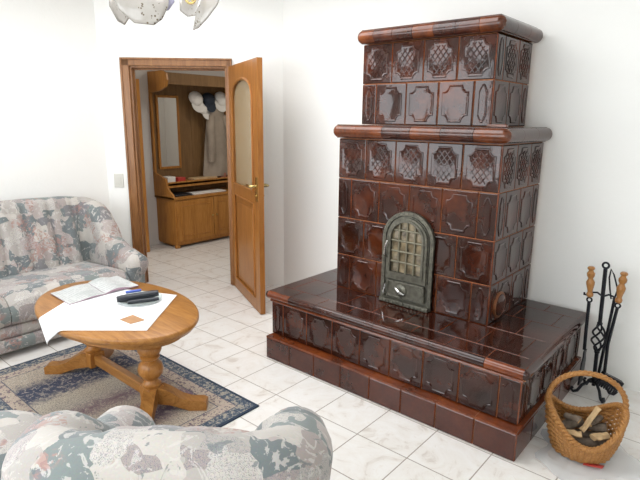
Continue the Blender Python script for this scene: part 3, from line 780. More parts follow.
# cleaning cap low on the right side
mb = MB(); Mx = Matrix.Translation((TX1, .585, .54)) @ Matrix.Rotation(pi / 2, 4, 'Y')
mb.lathe([(.078, -.004), (.078, .012), (.073, .016), (.066, .016), (.062, .012)], 32, Mx, 0); cc = obj('cleaning_ring', mb, M['copper'], st)
mb = MB(); mb.lathe([(.063, .004), (.063, .018), (.03, .026), (.004, .028)], 28, Mx); sub('cleaning_cap', mb, M['darkglaze'], cc)

# ------------------------------------------------------------------ sofa and armchair (one builder)
def upholstered(root, w, D, arm_h, back_h, t_arm=.07, t_back=.10, r_arm=.085, seat_z=.44, pleat=.19, yc=.12, ncush=1):
    """local frame: x to the sitter's left/right, y forward, z up"""
    xa = w / 2 - r_arm; rc = .15; L0 = D - (yc + rc)
    arcL = rc * pi / 2; Lb = 2 * (xa - rc); total = 2 * (L0 + arcL) + Lb
    ns = max(60, int(total / .018)); sec = []
    for i in range(ns + 1):
        s = total * i / ns; q = min(s, total - s); mir = 1 if s <= total / 2 else -1
        if q < L0: px, py, nx, ny = xa, D - q, 1, 0
        elif q < L0 + arcL:
            a = (q - L0) / rc; px, py = xa - rc + rc * cos(a), yc + rc - rc * sin(a); nx, ny = cos(a), -sin(a)
        else: px, py, nx, ny = xa - rc - (q - L0 - arcL), yc, 0, -1
        px *= mir; nx *= mir
        bl = smoothstep(L0 - .05, L0 + arcL + .1, q)
        kq = L0 / .60; h = interp(q, [0, L0 - .44 * kq, L0 - .26 * kq, L0 - .18 * kq, L0 - .08 * kq, L0, L0 + .12, L0 + .3, L0 + .6], [arm_h, arm_h + .03, arm_h + .09, arm_h + .09 + (back_h - arm_h - .09) * .38, arm_h + .09 + (back_h - arm_h - .09) * .67, back_h - .065, back_h - .03, back_h - .01, back_h])
        t = t_arm + (t_back - t_arm) * bl; r = r_arm + (t_back * .8 - r_arm) * bl
        lean = .13 * bl
        gq = ((q - L0 - arcL + 10 * pleat) % pleat) / pleat; gq = min(gq, 1 - gq)
        gr = -.020 * math.exp(-(gq / .09) ** 2) * smoothstep(L0 + arcL * .5, L0 + arcL, q) + .010 * bl * sin(pi * min(1, gq * 2))
        prof = [(-t - lean, .10), (-t - lean - gr * .5, .30), (-t - lean - gr, .42), (-t - lean * .75 - gr, .42 + (h - r - .42) * .33), (-t - lean * .42 - gr, .42 + (h - r - .42) * .66 if h - r > .46 else .44)]
        c0 = 0 if bl > .5 else .02 * (1 - bl)
        for k in range(13):
            a = pi - k * pi / 12
            prof.append((c0 + r * cos(a) - (lean * .12 if k < 4 else 0) - gr * (.8 if k < 5 else 0), h - r + r * sin(a)))
        prof += [(c0 + r * .96, h - r * 1.4), (t, h - 2.1 * r if h - 2.1 * r > .33 else .33), (t, .30), (t, .06)]
        sec.append([Vector((px + nx * o, py + ny * o, z)) for o, z in prof])
    mb = MB(); mb.rings(sec, closed=False, cap1=False)
    # arm fronts: a cap that bulges forward
    for ring in (sec[0], sec[-1]):
        c = sum(ring, Vector()) / len(ring)
        r1 = [p + Vector((0, .020, 0)) + (c - p) * .10 for p in ring]; r2 = [p + Vector((0, .030, 0)) + (c - p) * .30 for p in ring]
        seq = [ring, r1, r2]
        if ring is sec[-1]: pass
        else: seq = [list(reversed(x)) for x in seq]
        mb.rings(seq, cap1=True)
    obj('backrest', mb, M['fabric'], root, world=False, sharp=75)
    # scroll buttons on the arm fronts
    for sx in (-1, 1):
        m2 = MB(); Mx_ = Matrix.Translation((sx * (xa + .02), D + .022, arm_h - r_arm)) @ Matrix.Rotation(-pi / 2, 4, 'X')
        m2.lathe([(r_arm * .98, -.03), (r_arm * .95, .004), (r_arm * .75, .022), (r_arm * .4, .034), (.004, .038)], 24, Mx_)
        obj('arm_scroll', m2, M['fabric'], root, world=False, sharp=60)
    xi = xa - t_arm - .003
    for k in range(ncush):
        x0 = -xi + 2 * xi * k / ncush; x1 = -xi + 2 * xi * (k + 1) / ncush
        m3 = MB(); nx_, ny_ = 14, 14; top = []
        y0, y1 = yc + .10, D + .035
        grid = []
        for j in range(ny_ + 1):
            for i in range(nx_ + 1):
                u = i / nx_; v_ = j / ny_
                ed = min(1, min(u, 1 - u) * 9) ; edy = min(1, (1 - v_) * 7)
                z = seat_z - .05 * (1 - v_) - .03 * (1 - ed) ** 2 - .055 * (1 - edy) ** 2 + .012 * sin(pi * u)
                yy = y0 + (y1 - y0) * v_ + .025 * sin(pi * u) * v_
                grid.append(Vector((x0 + .002 + (x1 - x0 - .004) * u, yy, z)))
        fs = [(j * (nx_ + 1) + i, j * (nx_ + 1) + i + 1, (j + 1) * (nx_ + 1) + i + 1, (j + 1) * (nx_ + 1) + i) for j in range(ny_) for i in range(nx_)]
        m3.add(grid, fs)
        fr_ = grid[-(nx_ + 1):]
        m3.rings([[p for p in fr_], [p + Vector((0, .018, -.04)) for p in fr_], [Vector((p.x, p.y + .018, .28)) for p in fr_], [Vector((p.x, p.y + .006, .235)) for p in fr_], [Vector((p.x, p.y - .02, .225)) for p in fr_]], closed=False, cap1=False)
        for col in (0, nx_):
            cl = [grid[j * (nx_ + 1) + col] for j in range(ny_ + 1)]
            m3.rings([cl, [Vector((p.x, p.y, .22)) for p in cl]], closed=False, cap1=False)
        obj('seat_cushion', m3, M['fabric'], root, world=False, sharp=75)
    m4 = MB()
    fy = D + .03
    for z0, z1, o in ((.05, .135, .012), (.14, .225, .0)):
        pr_ = [(fy - .3, z0), (fy + o - .012, z0), (fy + o, z0 + .012), (fy + o + .006, (z0 + z1) / 2), (fy + o, z1 - .012), (fy + o - .012, z1), (fy - .3, z1)]
        m4.prism(pr_, -xi, xi, lambda u, v, d: Vector((d, u, v)))
    obj('front_skirt', m4, M['fabric'], root, world=False, sharp=50)
    for sx in (-1, 1):
        for fy_ in (.08, D - .06):
            m5 = MB(); m5.lathe([(.018, 0), (.026, .05), (.028, .068)], 12, Matrix.Translation((sx * (w / 2 - .11), fy_, 0))); obj('foot', m5, M['oak_v'], root, world=False)

so = thing('sofa', 'floral patchwork sofa against the left wall behind the coffee table', 'sofa', (-2.12, -1.12, 0), -pi / 2)
upholstered(so, 2.02, .86, .53, .935, ncush=2)
ac = thing('armchair', 'floral patchwork armchair in the foreground seen from behind', 'armchair', (1.435, -1.750, 0), radians(41))
upholstered(ac, .84, .745, .525, .835, t_arm=.10, r_arm=.12)
# rounded footstool left of the armchair
pf = thing('footstool', 'rounded floral footstool at the left of the foreground armchair', 'footstool', (.36, -1.77, 0))
mb = MB(); prof = [(.23, .05), (.265, .08), (.275, .2), (.27, .30), (.255, .36)] + [(.255 * cos(a), .36 + .10 * sin(a)) for a in [i * pi / 16 for i in range(1, 8)]] + [(.01, .46)]
mb.lathe(prof, 40, Matrix.Translation(pf.location)); obj('seat', mb, M['fabric'], pf, sharp=60)
mb = MB(); mb.lathe([(.20, 0), (.21, .05)], 30, Matrix.Translation(pf.location)); obj('base', mb, M['oak_v'], pf)

# ------------------------------------------------------------------ rug
RX0, RX1, RY0, RY1 = -1.10, .425, -1.47, -.46
mb = MB(); mb.box(-(RX1 - RX0) / 2, (RX1 - RX0) / 2, -(RY1 - RY0) / 2, (RY1 - RY0) / 2, 0, .008)
rug = obj('rug', mb, mat_rug((RX1 - RX0) / 2, (RY1 - RY0) / 2), world=False, loc=((RX0 + RX1) / 2, (RY0 + RY1) / 2, 0.0005), bevel=.003)
tag(rug, 'patterned rug with dark blue border under the coffee table', 'rug')
RZ = .009

# ------------------------------------------------------------------ coffee table
TC = Vector((-.31, -.87, 0)); TA, TB, TZ = .585, .372, .53
tb = thing('coffee_table', 'oval oak coffee table on two turned pedestals standing on the rug', 'table', (TC.x, TC.y, RZ))
mb = MB(); prof = [(.93, -.052), (.955, -.050), (.965, -.040), (.985, -.034), (1.0, -.024), (1.0, -.012), (.992, -.004), (.975, 0)]
rings_ = []
for k, z in prof:
    ex = TA - (1 - k) * .45; ey = TB - (1 - k) * .45
    rings_.append([Vector((TC.x + ex * cos(a), TC.y + ey * sin(a), TZ + z)) for a in [2 * pi * i / 72 for i in range(72)]])
mb.rings(rings_, cap0=True, cap1=True); obj('tabletop', mb, M['oak'], tb, sharp=50)
mb = MB(); rings_ = [[Vector((TC.x + (TA - .07) * cos(a) * (1 if z > 0 else .99), TC.y + (TB - .07) * sin(a), z)) for a in [2 * pi * i / 60 for i in range(60)]] for z in (TZ - .085, TZ - .05)]
mb.rings(rings_, cap0=True, cap1=True); obj('apron', mb, M['oak'], tb)
PX = (-.325, .325)
for sx, px in zip((-1, 1), PX):
    c = TC + Vector((px, 0, 0))
    mb = MB()
    prof = [(.045, .145), (.05, .155), (.052, .165), (.040, .175), (.034, .19), (.048, .205), (.063, .225), (.068, .25), (.060, .278), (.042, .295), (.036, .303), (.050, .312), (.052, .322), (.040, .332), (.056, .342), (.064, .36), (.064, .375), (.054, .39), (.038, .402), (.036, .408), (.048, .416), (.050, .426), (.044, .434), (.056, .448)]
    mb.lathe(prof, 28, Matrix.Translation(c)); p_ = obj('pedestal', mb, M['oak_v'], tb, sharp=45)
    mb = MB(); mb.box(c.x - .048, c.x + .048, c.y - .048, c.y + .048, .055, .15); obj('pedestal_block', mb, M['oak_v'], tb, bevel=.006)
    for sy in (-1, 1):
        d_ = Vector((sx * .72, sy * .69, 0)).normalized(); nrm = Vector((-d_.y, d_.x, 0))
        prof2 = [(.02, .055), (.02, .145), (.06, .145), (.10, .125), (.16, .085), (.21, .068), (.275, .066), (.295, .055), (.295, RZ + .001), (.20, RZ + .001), (.16, .025), (.10, .045)]
        mb = MB(); mb.prism(list(reversed(prof2)), -.034, .034, lambda u, v, d: c + d_ * u + nrm * d + Vector((0, 0, v)))
        obj('foot', mb, M['oak'], tb, bevel=.006)
mb = MB(); mb.box(TC.x + PX[0] + .03, TC.x + PX[1] - .03, TC.y - .022, TC.y + .022, .075, .135); obj('stretcher', mb, M['oak'], tb, bevel=.006)

# tablecloth : a runner lying diagonally, one corner hanging over the rim
CQ = [Vector((-.62, -1.185)), Vector((.150, -.957)), Vector((-.20, -.545)), Vector((-.70, -.70))]
Q00, Q10, Q11, Q01 = Vector((-.315, -1.375)), Vector((.152, -.957)), Vector((-.19, -.545)), Vector((-.735, -.80))
NU = 46
def cloth_pt(u, v):
    p = (Q00 * (1 - u) + Q10 * u) * (1 - v) + (Q01 * (1 - u) + Q11 * u) * v
    e = Vector(((p.x - TC.x) / TA, (p.y - TC.y) / TB)); r = e.length
    z = TZ + .0025
    if r > 1:
        # fold over the rim and hang down
        b_ = Vector((TC.x + e.x / r * TA, TC.y + e.y / r * TB)); over = (p - b_).length
        turn = .012
        if over < turn: f = over / turn; q = b_ + (p - b_).normalized() * (over * .8); z -= .004 * f * f
        else:
            q = b_ + (p - b_).normalized() * (.010 + .006 * sin(u * 21)); z -= .004 + (over - turn) * .97
        return Vector((q.x, q.y, z))
    return Vector((p.x, p.y, z + .0006 * sin(u * 17) * sin(v * 13)))
mb = MB(); top = [cloth_pt(i / NU, j / NU) for j in range(NU + 1) for i in range(NU + 1)]
fs = [(j * (NU + 1) + i, j * (NU + 1) + i + 1, (j + 1) * (NU + 1) + i + 1, (j + 1) * (NU + 1) + i) for j in range(NU) for i in range(NU)]
mb.add(top, fs)
cl = obj('tablecloth', mb, M['cloth'], sharp=70); sol = cl.modifiers.new('thick', 'SOLIDIFY'); sol.thickness = .0018; sol.offset = 1
tag(cl, 'white cloth lying diagonally on the coffee table with a corner hanging down', 'tablecloth')
ZC2 = TZ + .0048

# open magazine
mg = thing('magazine', 'open magazine lying on the far side of the coffee table', 'magazine', (-.62, -.83, ZC2))
# corners: left page outer edge .. right page outer edge
sp0, sp1 = Vector((-.50, -.83)), Vector((-.775, -.80)); lp0, lp1 = Vector((-.485, -1.05)), Vector((-.755, -1.04)); rp0, rp1 = Vector((-.50, -.612)), Vector((-.785, -.60))
def page(a0, a1, b0, b1, name, lift, thick):
    mb = MB(); n = 12; topv = []; botv = []
    for j in range(2):
        for i in range(n + 1):
            t = i / n; p = (a0 if j == 0 else a1).lerp(b0 if j == 0 else b1, t)
            z = ZC2 + .001 + thick + lift * (sin(pi * min(1, t * 1.35)) * .8) * (1 - .3 * t)
            topv.append(Vector((p.x, p.y, z))); botv.append(Vector((p.x, p.y, ZC2 + (z - ZC2 - thick) * .5)))
    ring_t = topv[:n + 1] + list(reversed(topv[n + 1:])); ring_b = botv[:n + 1] + list(reversed(botv[n + 1:]))
    o0 = len(mb.v); mb.v += [tuple(p) for p in topv + botv]; k = n + 1
    for i in range(n):
        mb.f.append((i, i + 1, k + i + 1, k + i)); mb.m.append(0)
        mb.f.append((2 * k + i + 1, 2 * k + i, 3 * k + i, 3 * k + i + 1)); mb.m.append(1)
        mb.f.append((i + 1, i, 2 * k + i, 2 * k + i + 1)); mb.m.append(1)
        mb.f.append((k + i, k + i + 1, 3 * k + i + 1, 3 * k + i)); mb.m.append(1)
    mb.f.append((0, k, 3 * k, 2 * k)); mb.m.append(1); mb.f.append((n, 2 * k + n, 3 * k + n, k + n)); mb.m.append(1)
    return obj(name, mb, [M['print'], plain('magazine_cover', (.30, .20, .25), .4)], mg, sharp=50)
page(sp0, sp1, lp0, lp1, 'left_page', .010, .004); page(sp0, sp1, rp0, rp1, 'right_page', .022, .007)
# glass tray with remotes
gt = Vector((-.262, -.742, ZC2))
mb = MB(); mb.lathe([(.05, .0), (.085, .002), (.118, .012), (.122, .016), (.117, .0155), (.084, .006), (.05, .004), (.002, .004)], 40, Matrix.Translation(gt), capt=False)
tag(obj('glass_plate', mb, M['clear']), 'clear glass plate on the white tablecloth', 'plate')
zr_ = ZC2 + .010
def rod(p0, p1, r, flat, name, mat, label, cat, extra=None):
    mb = MB(); p0 = Vector(p0); p1 = Vector(p1); n = 8
    pts_ = [p0.lerp(p1, i / n) for i in range(n + 1)]; rr_ = [r * (.82 if i in (0, n) else 1) for i in range(n + 1)]
    mb.tube(pts_, rr_, 14, flat=flat); o = obj(name, mb, mat, sharp=50); return tag(o, label, cat)
rod((-.296, -.868, ZC2 + .030), (-.215, -.655, ZC2 + .034), .021, None, 'spectacle_case', M['black_plastic'], 'black cylindrical spectacle case lying across the glass plate', 'case')
rod((-.225, -.845, ZC2 + .022), (-.155, -.690, ZC2 + .022), .0115, None, 'pen_case', M['black_plastic'], 'slim black case in front of the cylindrical spectacle case', 'case')
rod((-.292, -.815, ZC2 + .0595), (-.262, -.735, ZC2 + .0605), .0085, None, 'lighter', M['blue_plastic'], 'blue lighter lying on top of the spectacle case', 'lighter')
mb = MB(); pr_ = [Vector((-.074, -.975)), Vector((.022, -.970)), Vector((.028, -.892)), Vector((-.083, -.896))]
mb.prism([(p.x, p.y) for p in pr_], ZC2 + .0005, ZC2 + .003, lambda u, v, d: Vector((u, v, d)))
tag(obj('coaster', mb, M['card'], smooth=False), 'square tan cork coaster on the white tablecloth', 'coaster')

# ------------------------------------------------------------------ hanging lamp
LCX, LCY = -.06, -.61
lp = thing('pendant_lamp', 'ceiling lamp with speckled glass petals hanging into the top of view', 'lamp', (LCX, LCY, 2.0))
RV, FV = Vector((.76, .65, 0)), Vector((-.65, .76, 0))
def lv(a, f, z): return Vector((LCX, LCY, 0)) + RV * a + FV * f + Vector((0, 0, z))
def petal(outline, bow, f0, yaw, name='glass_petal', mat=None):
    """plate from an outline (lateral, z), bowed about its own middle and turned by yaw"""
    cx_ = sum(p[0] for p in outline) / len(outline); cz_ = sum(p[1] for p in outline) / len(outline)
    mb = MB(); rings_ = []
    for k in (1, .8, .55, .3, .05):
        rr_ = []
        for a, z in outline:
            da, dz = (a - cx_) * k, (z - cz_) * k
            f = f0 + bow * ((da / .15) ** 2 + (dz / .15) ** 2)
            rr_.append(lv(cx_ + da * cos(yaw), f + da * sin(yaw), cz_ + dz))
        rings_.append(rr_)
    mb.rings(rings_, cap1=True); o = obj(name, mb, mat or M['lampglass'], lp, sharp=60)
    so_ = o.modifiers.new('thick', 'SOLIDIFY'); so_.thickness = .006; so_.offset = 0; return o
petal([(-.225, 2.20), (-.225, 2.125), (-.20, 2.075), (-.13, 2.015), (-.04, 2.01), (.0, 2.04), (.03, 2.10), (.04, 2.20)], .03, -.10, .25)
petal([(.11, 2.01), (.145, 2.015), (.205, 2.05), (.275, 2.11), (.31, 2.17), (.31, 2.22), (.20, 2.22), (.145, 2.10)], .03, -.02, -.5)
petal([(-.36, 2.16), (-.36, 2.12), (-.30, 2.055), (-.25, 2.045), (-.18, 2.12), (-.18, 2.2)], .03, .12, 1.25)
petal([(.02, 2.22), (.02, 2.13), (.06, 2.10), (.14, 2.11), (.18, 2.16), (.18, 2.24)], .03, .20, .0)
petal([(-.12, 2.16), (-.10, 2.10), (-.05, 2.075), (.02, 2.09), (.05, 2.13), (.05, 2.2), (-.1, 2.2)], .03, -.03, .1, 'inner_glass', M['lampblue'])
mb = MB(); mb.lathe([(.010, 2.16), (.022, 2.165), (.03, 2.20), (.05, 2.22), (.05, 2.25), (.02, 2.27), (.010, 2.28), (.010, 2.56), (.06, 2.58), (.07, ZC)], 20, Matrix.Translation((LCX, LCY, 0))); obj('stem', mb, M['gold'], lp)
mb = MB(); c_ = lv(.135, -.03, 2.145); mb.tube([c_ + RV * (.024 * cos(a)) + Vector((0, 0, .024 * sin(a))) for a in [2 * pi * i / 20 for i in range(20)]], .006, 8, closed=True); obj('ring', mb, M['gold'], lp)
mb = MB()
for a_, f_ in ((-.1, -.06), (.2, -.01), (-.22, .10), (.1, .16), (-.02, -.02)):
    mb.tube([lv(0, 0, 2.24), lv(a_ * .5, f_ * .5, 2.27), lv(a_, f_, 2.21), lv(a_, f_, 2.17)], .006, 8)
obj('arm', mb, M['gold'], lp)

# ------------------------------------------------------------------ fire tools
YT = .955
ft = thing('fire_tool_stand', 'black wrought iron fire tool stand with a twisted basket in its post', 'fire tool stand', (1.79, YT, 0))
mb = MB(); cx0 = 1.79
post = lambda z: Vector((1.79 - .025 * (z / .8) + .0, YT, z))
mb.tube([post(.05), post(.27)], .011, 8); mb.tube([post(.43), post(.765)], .011, 8)
for k in range(4):
    pts_ = []
    for i in range(25):
        t = i / 24; r = .036 * sin(pi * t) ** .8; a = k * pi / 2 + t * 2 * pi * .75; z = .26 + t * .18
        c = post(z); pts_.append(c + Vector((r * cos(a), r * sin(a), 0)))
    mb.tube(pts_, .0058, 6)
for z in (.262, .438): mb.lathe([(.006, -.008), (.015, -.004), (.015, .004), (.006, .008)], 12, Matrix.Translation(post(z)))
obj('post', mb, M['black_iron'], ft)
mb = MB(); top = post(.775); mb.tube([top + Vector((.016 * cos(a), 0, .016 * sin(a) + .008)) for a in [2 * pi * i / 18 for i in range(18)]], .006, 8, closed=True); obj('ring', mb, M['black_iron'], ft)
mb = MB(); h0 = post(.60)
for sx in (-1, 1): mb.tube([h0, h0 + Vector((sx * .03, 0, .018)), h0 + Vector((sx * .06, -.005, .012)), h0 + Vector((sx * .082, -.012, -.005)), h0 + Vector((sx * .09, -.03, .0)), h0 + Vector((sx * .088, -.038, .012))], .0055, 8)
obj('hook_bar', mb, M['black_iron'], ft)
for a in (.5, 2.2, 3.75, 5.4):
    mb = MB(); d_ = Vector((cos(a), sin(a), 0)); c = Vector((1.79, YT, 0)); k = .75
    mb.tube([c + Vector((0, 0, .07)), c + d_ * .04 * k + Vector((0, 0, .075)), c + d_ * .09 * k + Vector((0, 0, .05)), c + d_ * .12 * k + Vector((0, 0, .012)), c + d_ * .15 * k + Vector((0, 0, .007)), c + d_ * .17 * k + Vector((0, 0, .022)), c + d_ * .155 * k + Vector((0, 0, .036))], .0085, 8); obj('foot', mb, M['black_iron'], ft)
HP = [(.010, 0), (.017, .006), (.019, .02), (.013, .032), (.016, .05), (.022, .075), (.023, .09), (.015, .105), (.013, .112), (.020, .125), (.022, .14), (.014, .152), (.012, .158), (.019, .166), (.020, .172), (.014, .18)]
def tool_handle(t, p, tilt=0):
    mb = MB(); mb.lathe(HP, 20, Matrix.Translation(p) @ Matrix.Rotation(tilt, 4, 'Y')); obj('handle', mb, M['handle_wood'], t)
    mb = MB(); mb.tube([Vector(p) + Vector((.013 * cos(a), 0, -.016 + .013 * sin(a))) for a in [2 * pi * i / 16 for i in range(16)]], .0048, 8, closed=True); obj('hanging_ring', mb, M['black_iron'], t)
t1 = thing('fire_shovel', 'fire shovel with turned wooden handle hanging left on the tool stand', 'shovel', (1.716, YT - .03, .05))
pA = Vector((1.713, YT - .035, .592)); tool_handle(t1, pA, -.07)
mb = MB(); mb.tube([pA + Vector((0, 0, -.028)), pA + Vector((.004, .0, -.2)), Vector((1.722, YT - .035, .27))], .0095, 8); obj('shaft', mb, M['black_iron'], t1)
mb = MB()
sp_ = [(-.028, .27), (-.022, .235), (-.040, .20), (-.044, .06), (.044, .06), (.040, .20), (.022, .235), (.028, .27)]
mb.prism(sp_, -.004, .004, lambda u, v, d: Vector((1.728 + d - .02 * (.27 - v), YT - .04 + u, v)))
obj('blade', mb, M['black_iron'], t1, bevel=.003)
t2 = thing('fire_brush', 'fire brush with turned wooden handle hanging right on the tool stand', 'brush', (1.86, YT - .02, .05))
pB = Vector((1.858, YT - .035, .592)); tool_handle(t2, pB, .05)
mb = MB(); mb.tube([pB + Vector((0, 0, -.028)), pB + Vector((-.02, 0, -.25)), Vector((1.842, YT - .035, .15))], .009, 8); obj('shaft', mb, M['black_iron'], t2)
mb = MB(); Mb = Matrix.Translation((1.868, YT - .04, .10)) @ Matrix.Rotation(.55, 4, 'Z') @ Matrix.Rotation(.45, 4, 'Y')
mb.box(-.062, .062, -.02, .02, -.002, .055, 0, Mb)
for i in range(9):
    for j in range(2): mb.tube([Mb @ Vector((-.055 + i * .0137, -.01 + j * .02, 0)), Mb @ Vector((-.058 + i * .0145, -.012 + j * .024, -.03))], .006, 5)
obj('brush_head', mb, M['black_iron'], t2, bevel=.003)
t3 = thing('fire_poker', 'slim black poker with looped end behind the tool stand post', 'poker', (1.81, YT + .03, .05))
mb = MB(); a0 = Vector((1.790, YT + .028, .76)); a1 = Vector((1.828, YT + .028, .60))
mb.tube([a0, a0 + Vector((.018, 0, -.03)), a1 + Vector((.008, 0, .05)), a1, a1 + Vector((-.018, 0, -.012)), a1 + Vector((-.03, 0, .04)), a0 + Vector((-.004, 0, -.05))], .0045, 8, closed=True); obj('loop', mb, M['black_iron'], t3)
mb = MB(); mb.tube([a1 + Vector((0, 0, 0)), Vector((1.80, YT + .028, .09)), Vector((1.80, YT + .028, .065)), Vector((1.825, YT + .028, .055))], .0085, 8); obj('shaft', mb, M['black_iron'], t3)

# ------------------------------------------------------------------ log basket
BC = Vector((1.888, .31, .004)); ba = radians(25); E1, E2 = Vector((cos(ba), sin(ba), 0)), Vector((-sin(ba), cos(ba), 0))
bk = thing('log_basket', 'wicker log basket with a high hoop handle beside the stove', 'basket', tuple(BC))
BRX, BRY = .168, .150
def brim(th): return .085 + .035 * max(0, sin(th)) + .145 * cos(th) ** 2
def bwall(th, t):
    """point on the basket wall; t 0 bottom .. 1 rim"""
    f = .74 + .26 * sin(min(1, t * 1.1) * pi / 2)
    return BC + E1 * (BRX * f * cos(th)) + E2 * (BRY * f * sin(th)) + Vector((0, 0, .006 + brim(th) * t))
mb = MB(); nl = 17
for k in range(nl):
    t = (k + .3) / nl; pts_ = []
    for i in range(168):
        th = 2 * pi * i / 168; p = bwall(th, t); o_ = .0055 * sin(th * 21 + (pi if k % 2 else 0)); d_ = (E1 * cos(th) + E2 * sin(th)); pts_.append(p + d_ * o_)
    mb.tube(pts_, .0062, 6, closed=True)
for i in range(42):
    th = 2 * pi * i / 42; mb.tube([bwall(th, t) for t in (0, .33, .66, 1)], .0048, 6)
bw = [bwall(2 * pi * i / 48, 0) for i in range(48)]; mb.add(bw, [tuple(range(48))]); mb.add([p + Vector((0, 0, .008)) for p in bw], [tuple(range(48))])
obj('basket_wall', mb, M['wicker'], bk, sharp=60)
mb = MB()
for ph in (0, 2 * pi / 3, 4 * pi / 3):
    pts_ = []
    for i in range(216):
        th = 2 * pi * i / 216; p = bwall(th, 1); d_ = E1 * cos(th) + E2 * sin(th); a = th * 22 + ph; pts_.append(p + d_ * (.009 * cos(a)) + Vector((0, 0, .009 * sin(a) + .004)))
    mb.tube(pts_, .0085, 6, closed=True)
obj('rim', mb, M['wicker'], bk, sharp=60)
mb = MB()
for ph in (0, 2 * pi / 3, 4 * pi / 3):
    pts_ = []
    for i in range(121):
        s = i / 120 * pi; c = BC + E1 * (-(BRX + .004) * cos(s)) + E2 * (.012 * sin(s)) + Vector((0, 0, .235 + .165 * sin(s) ** .85))
        a = i * .42 + ph; rad = Vector((0, 0, 1)) * sin(s) - E1 * cos(s) * 1.0; rad.normalize(); pts_.append(c + rad * (.007 * cos(a)) + E2 * (.007 * sin(a)))
    mb.tube(pts_, .0072, 6)
obj('handle', mb, M['wicker'], bk, sharp=60)
# logs and kindling in the basket
LOGS = [((-.09, -.06, .075), (.13, -.02, .085), .034, 'bark'), ((-.12, .03, .075), (.10, .06, .07), .036, 'bark'), ((-.01, -.03, .135), (.075, .03, .245), .020, 'splitwood'), ((-.12, -.01, .135), (.0, .06, .145), .030, 'bark'),
        ((.04, -.065, .125), (.13, -.03, .135), .026, 'splitwood'), ((-.13, -.045, .13), (-.02, -.075, .135), .022, 'splitwood'), ((.03, .055, .13), (.13, .03, .14), .028, 'bark'),
        ((-.10, .015, .185), (-.03, -.03, .19), .018, 'bark'), ((.03, -.005, .165), (.10, .05, .185), .017, 'bark')]
LL = ['grey bark log lying lowest across the basket', 'grey bark log at the back of the basket floor', 'pale split stick standing up in the middle of the basket', 'grey bark log resting on the back of the log pile', 'pale split chunk at the front right of the basket', 'pale split stick at the front left of the basket', 'grey bark log under the right end of the basket handle', 'short bark stick lying on top at the left of the log pile', 'short bark stick lying on top right of the standing pale stick']
for (a, b_, r, mt), lab in zip(LOGS, LL):
    p = BC + (E1 * a[0] + E2 * a[1]) * .84 + Vector((0, 0, a[2] - .02)); q = BC + (E1 * b_[0] + E2 * b_[1]) * .84 + Vector((0, 0, b_[2] - .02)); r *= .84
    mb = MB(); n = 6 if mt == 'splitwood' else 11
    pts_ = [p.lerp(q, i / 6) + Vector((random.uniform(-1, 1), random.uniform(-1, 1), random.uniform(-1, 1))) * .003 for i in range(7)]
    mb.tube(pts_, [r * random.uniform(.9, 1.08) for _ in pts_], n, flat=(1, .75) if mt == 'splitwood' else None)
    mb.m[-1] = mb.m[-2] = 1
    t = obj('firewood_log', mb, [M[mt], M['splitwood']], sharp=40 if mt == 'bark' else 20)
    tag(t, lab, 'firewood', 'firewood in the basket')
# clear plastic bag spread under the basket
mb = MB(); n = 40; R0 = []
import mathutils.noise as mn
rgs = []
for k in range(8):
    f = k / 7; rg = []
    for i in range(n):
        a = 2 * pi * i / n; rad = (.05 + .185 * f) * (1 + .16 * sin(3 * a + 1) * f + .10 * sin(7 * a) * f)
        z = .0025 + (.026 * abs(mn.noise(Vector((cos(a) * 3 * f * 2, sin(a) * 3 * f * 2, 1.3)))) if f > .6 else .0)
        rg.append(Vector((BC.x + .04 + rad * cos(a) * .98, BC.y - .035 + rad * sin(a), z)))
    rgs.append(rg)
mb.rings(list(reversed(rgs)), cap1=True)
bg = thing('plastic_bag', 'crumpled clear plastic bag spread under the log basket', 'bag', (BC.x, BC.y, 0))
obj('bag_film', mb, M['bag'], bg, sharp=25)
mb = MB(); mb.add([(1.935, .175, .016), (2.01, .20, .018), (2.015, .235, .016), (1.935, .205, .016)], [(0, 1, 2, 3)]); rp = obj('bag_print', mb, M['red'], bg); s_ = rp.modifiers.new('t', 'SOLIDIFY'); s_.thickness = .001

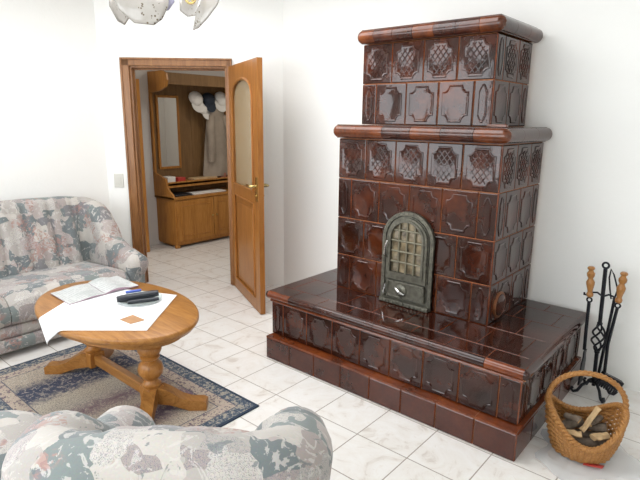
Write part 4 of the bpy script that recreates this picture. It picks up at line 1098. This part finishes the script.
# ------------------------------------------------------------------ camera
RM = [[0.7598922897855951, 0.6499447706952823, 0.01164057430980169], [-0.15614854685927443, 0.16512186289836683, 0.9738338676112623], [-0.6310161164646606, 0.7418265062929673, -0.22696276197435575]]
CP = (2.378659904478847, -2.2534492870751093, 1.5724833936215095)
cd = bpy.data.cameras.new('camera'); co = bpy.data.objects.new('camera', cd); COL.objects.link(co)
cd.sensor_width = 36; cd.lens = 36 * 523.0437 / 640; cd.clip_start = .02
r_, u_, f_ = RM
co.matrix_world = Matrix(((r_[0], u_[0], -f_[0], CP[0]), (r_[1], u_[1], -f_[1], CP[1]), (r_[2], u_[2], -f_[2], CP[2]), (0, 0, 0, 1)))
S.camera = co

# ------------------------------------------------------------------ light
def area(name, loc, rot, sx, sy, power, col):
    l = bpy.data.lights.new(name, 'AREA'); l.shape = 'RECTANGLE'; l.size = sx; l.size_y = sy; l.energy = power; l.color = col
    o = bpy.data.objects.new(name, l); COL.objects.link(o); o.location = loc; o.rotation_euler = rot; return o
area('window_daylight', ((WX0 + WX1) / 2, YF - .22, (WZ0 + WZ1) / 2), (radians(90), 0, 0), WX1 - WX0, WZ1 - WZ0, 108, (.95, .98, 1.0))
area('hall_ceiling_light', (-2.0, 2.1, ZC - .03), (0, 0, 0), .5, .5, 12, (1, .93, .82))
area('hall_window_daylight', (-2.78, -.36, 1.5), (radians(90), 0, 0), .7, 1.2, 11, (1, .97, .9))
area('room_fill_light', (-.1, -.35, ZC - .02), (0, 0, 0), 2.4, 1.4, 62, (.99, .99, 1))  # added fill just below the ceiling to lift the far walls, no real fixture
w = bpy.data.worlds.new('world'); S.world = w; w.use_nodes = True
bgn = w.node_tree.nodes['Background']; bgn.inputs[0].default_value = (.9, .95, 1, 1); bgn.inputs[1].default_value = 2.5
S.view_settings.view_transform = 'Standard'; S.view_settings.look = 'None'; S.view_settings.gamma = 1; S.view_settings.use_curve_mapping = False
S.view_settings.exposure = -0.3
S.cycles.max_bounces = 10; S.cycles.diffuse_bounces = 6; S.cycles.glossy_bounces = 5; S.cycles.transparent_max_bounces = 12
S.cycles.caustics_reflective = False; S.cycles.caustics_refractive = False
S.cycles.sample_clamp_indirect = 6
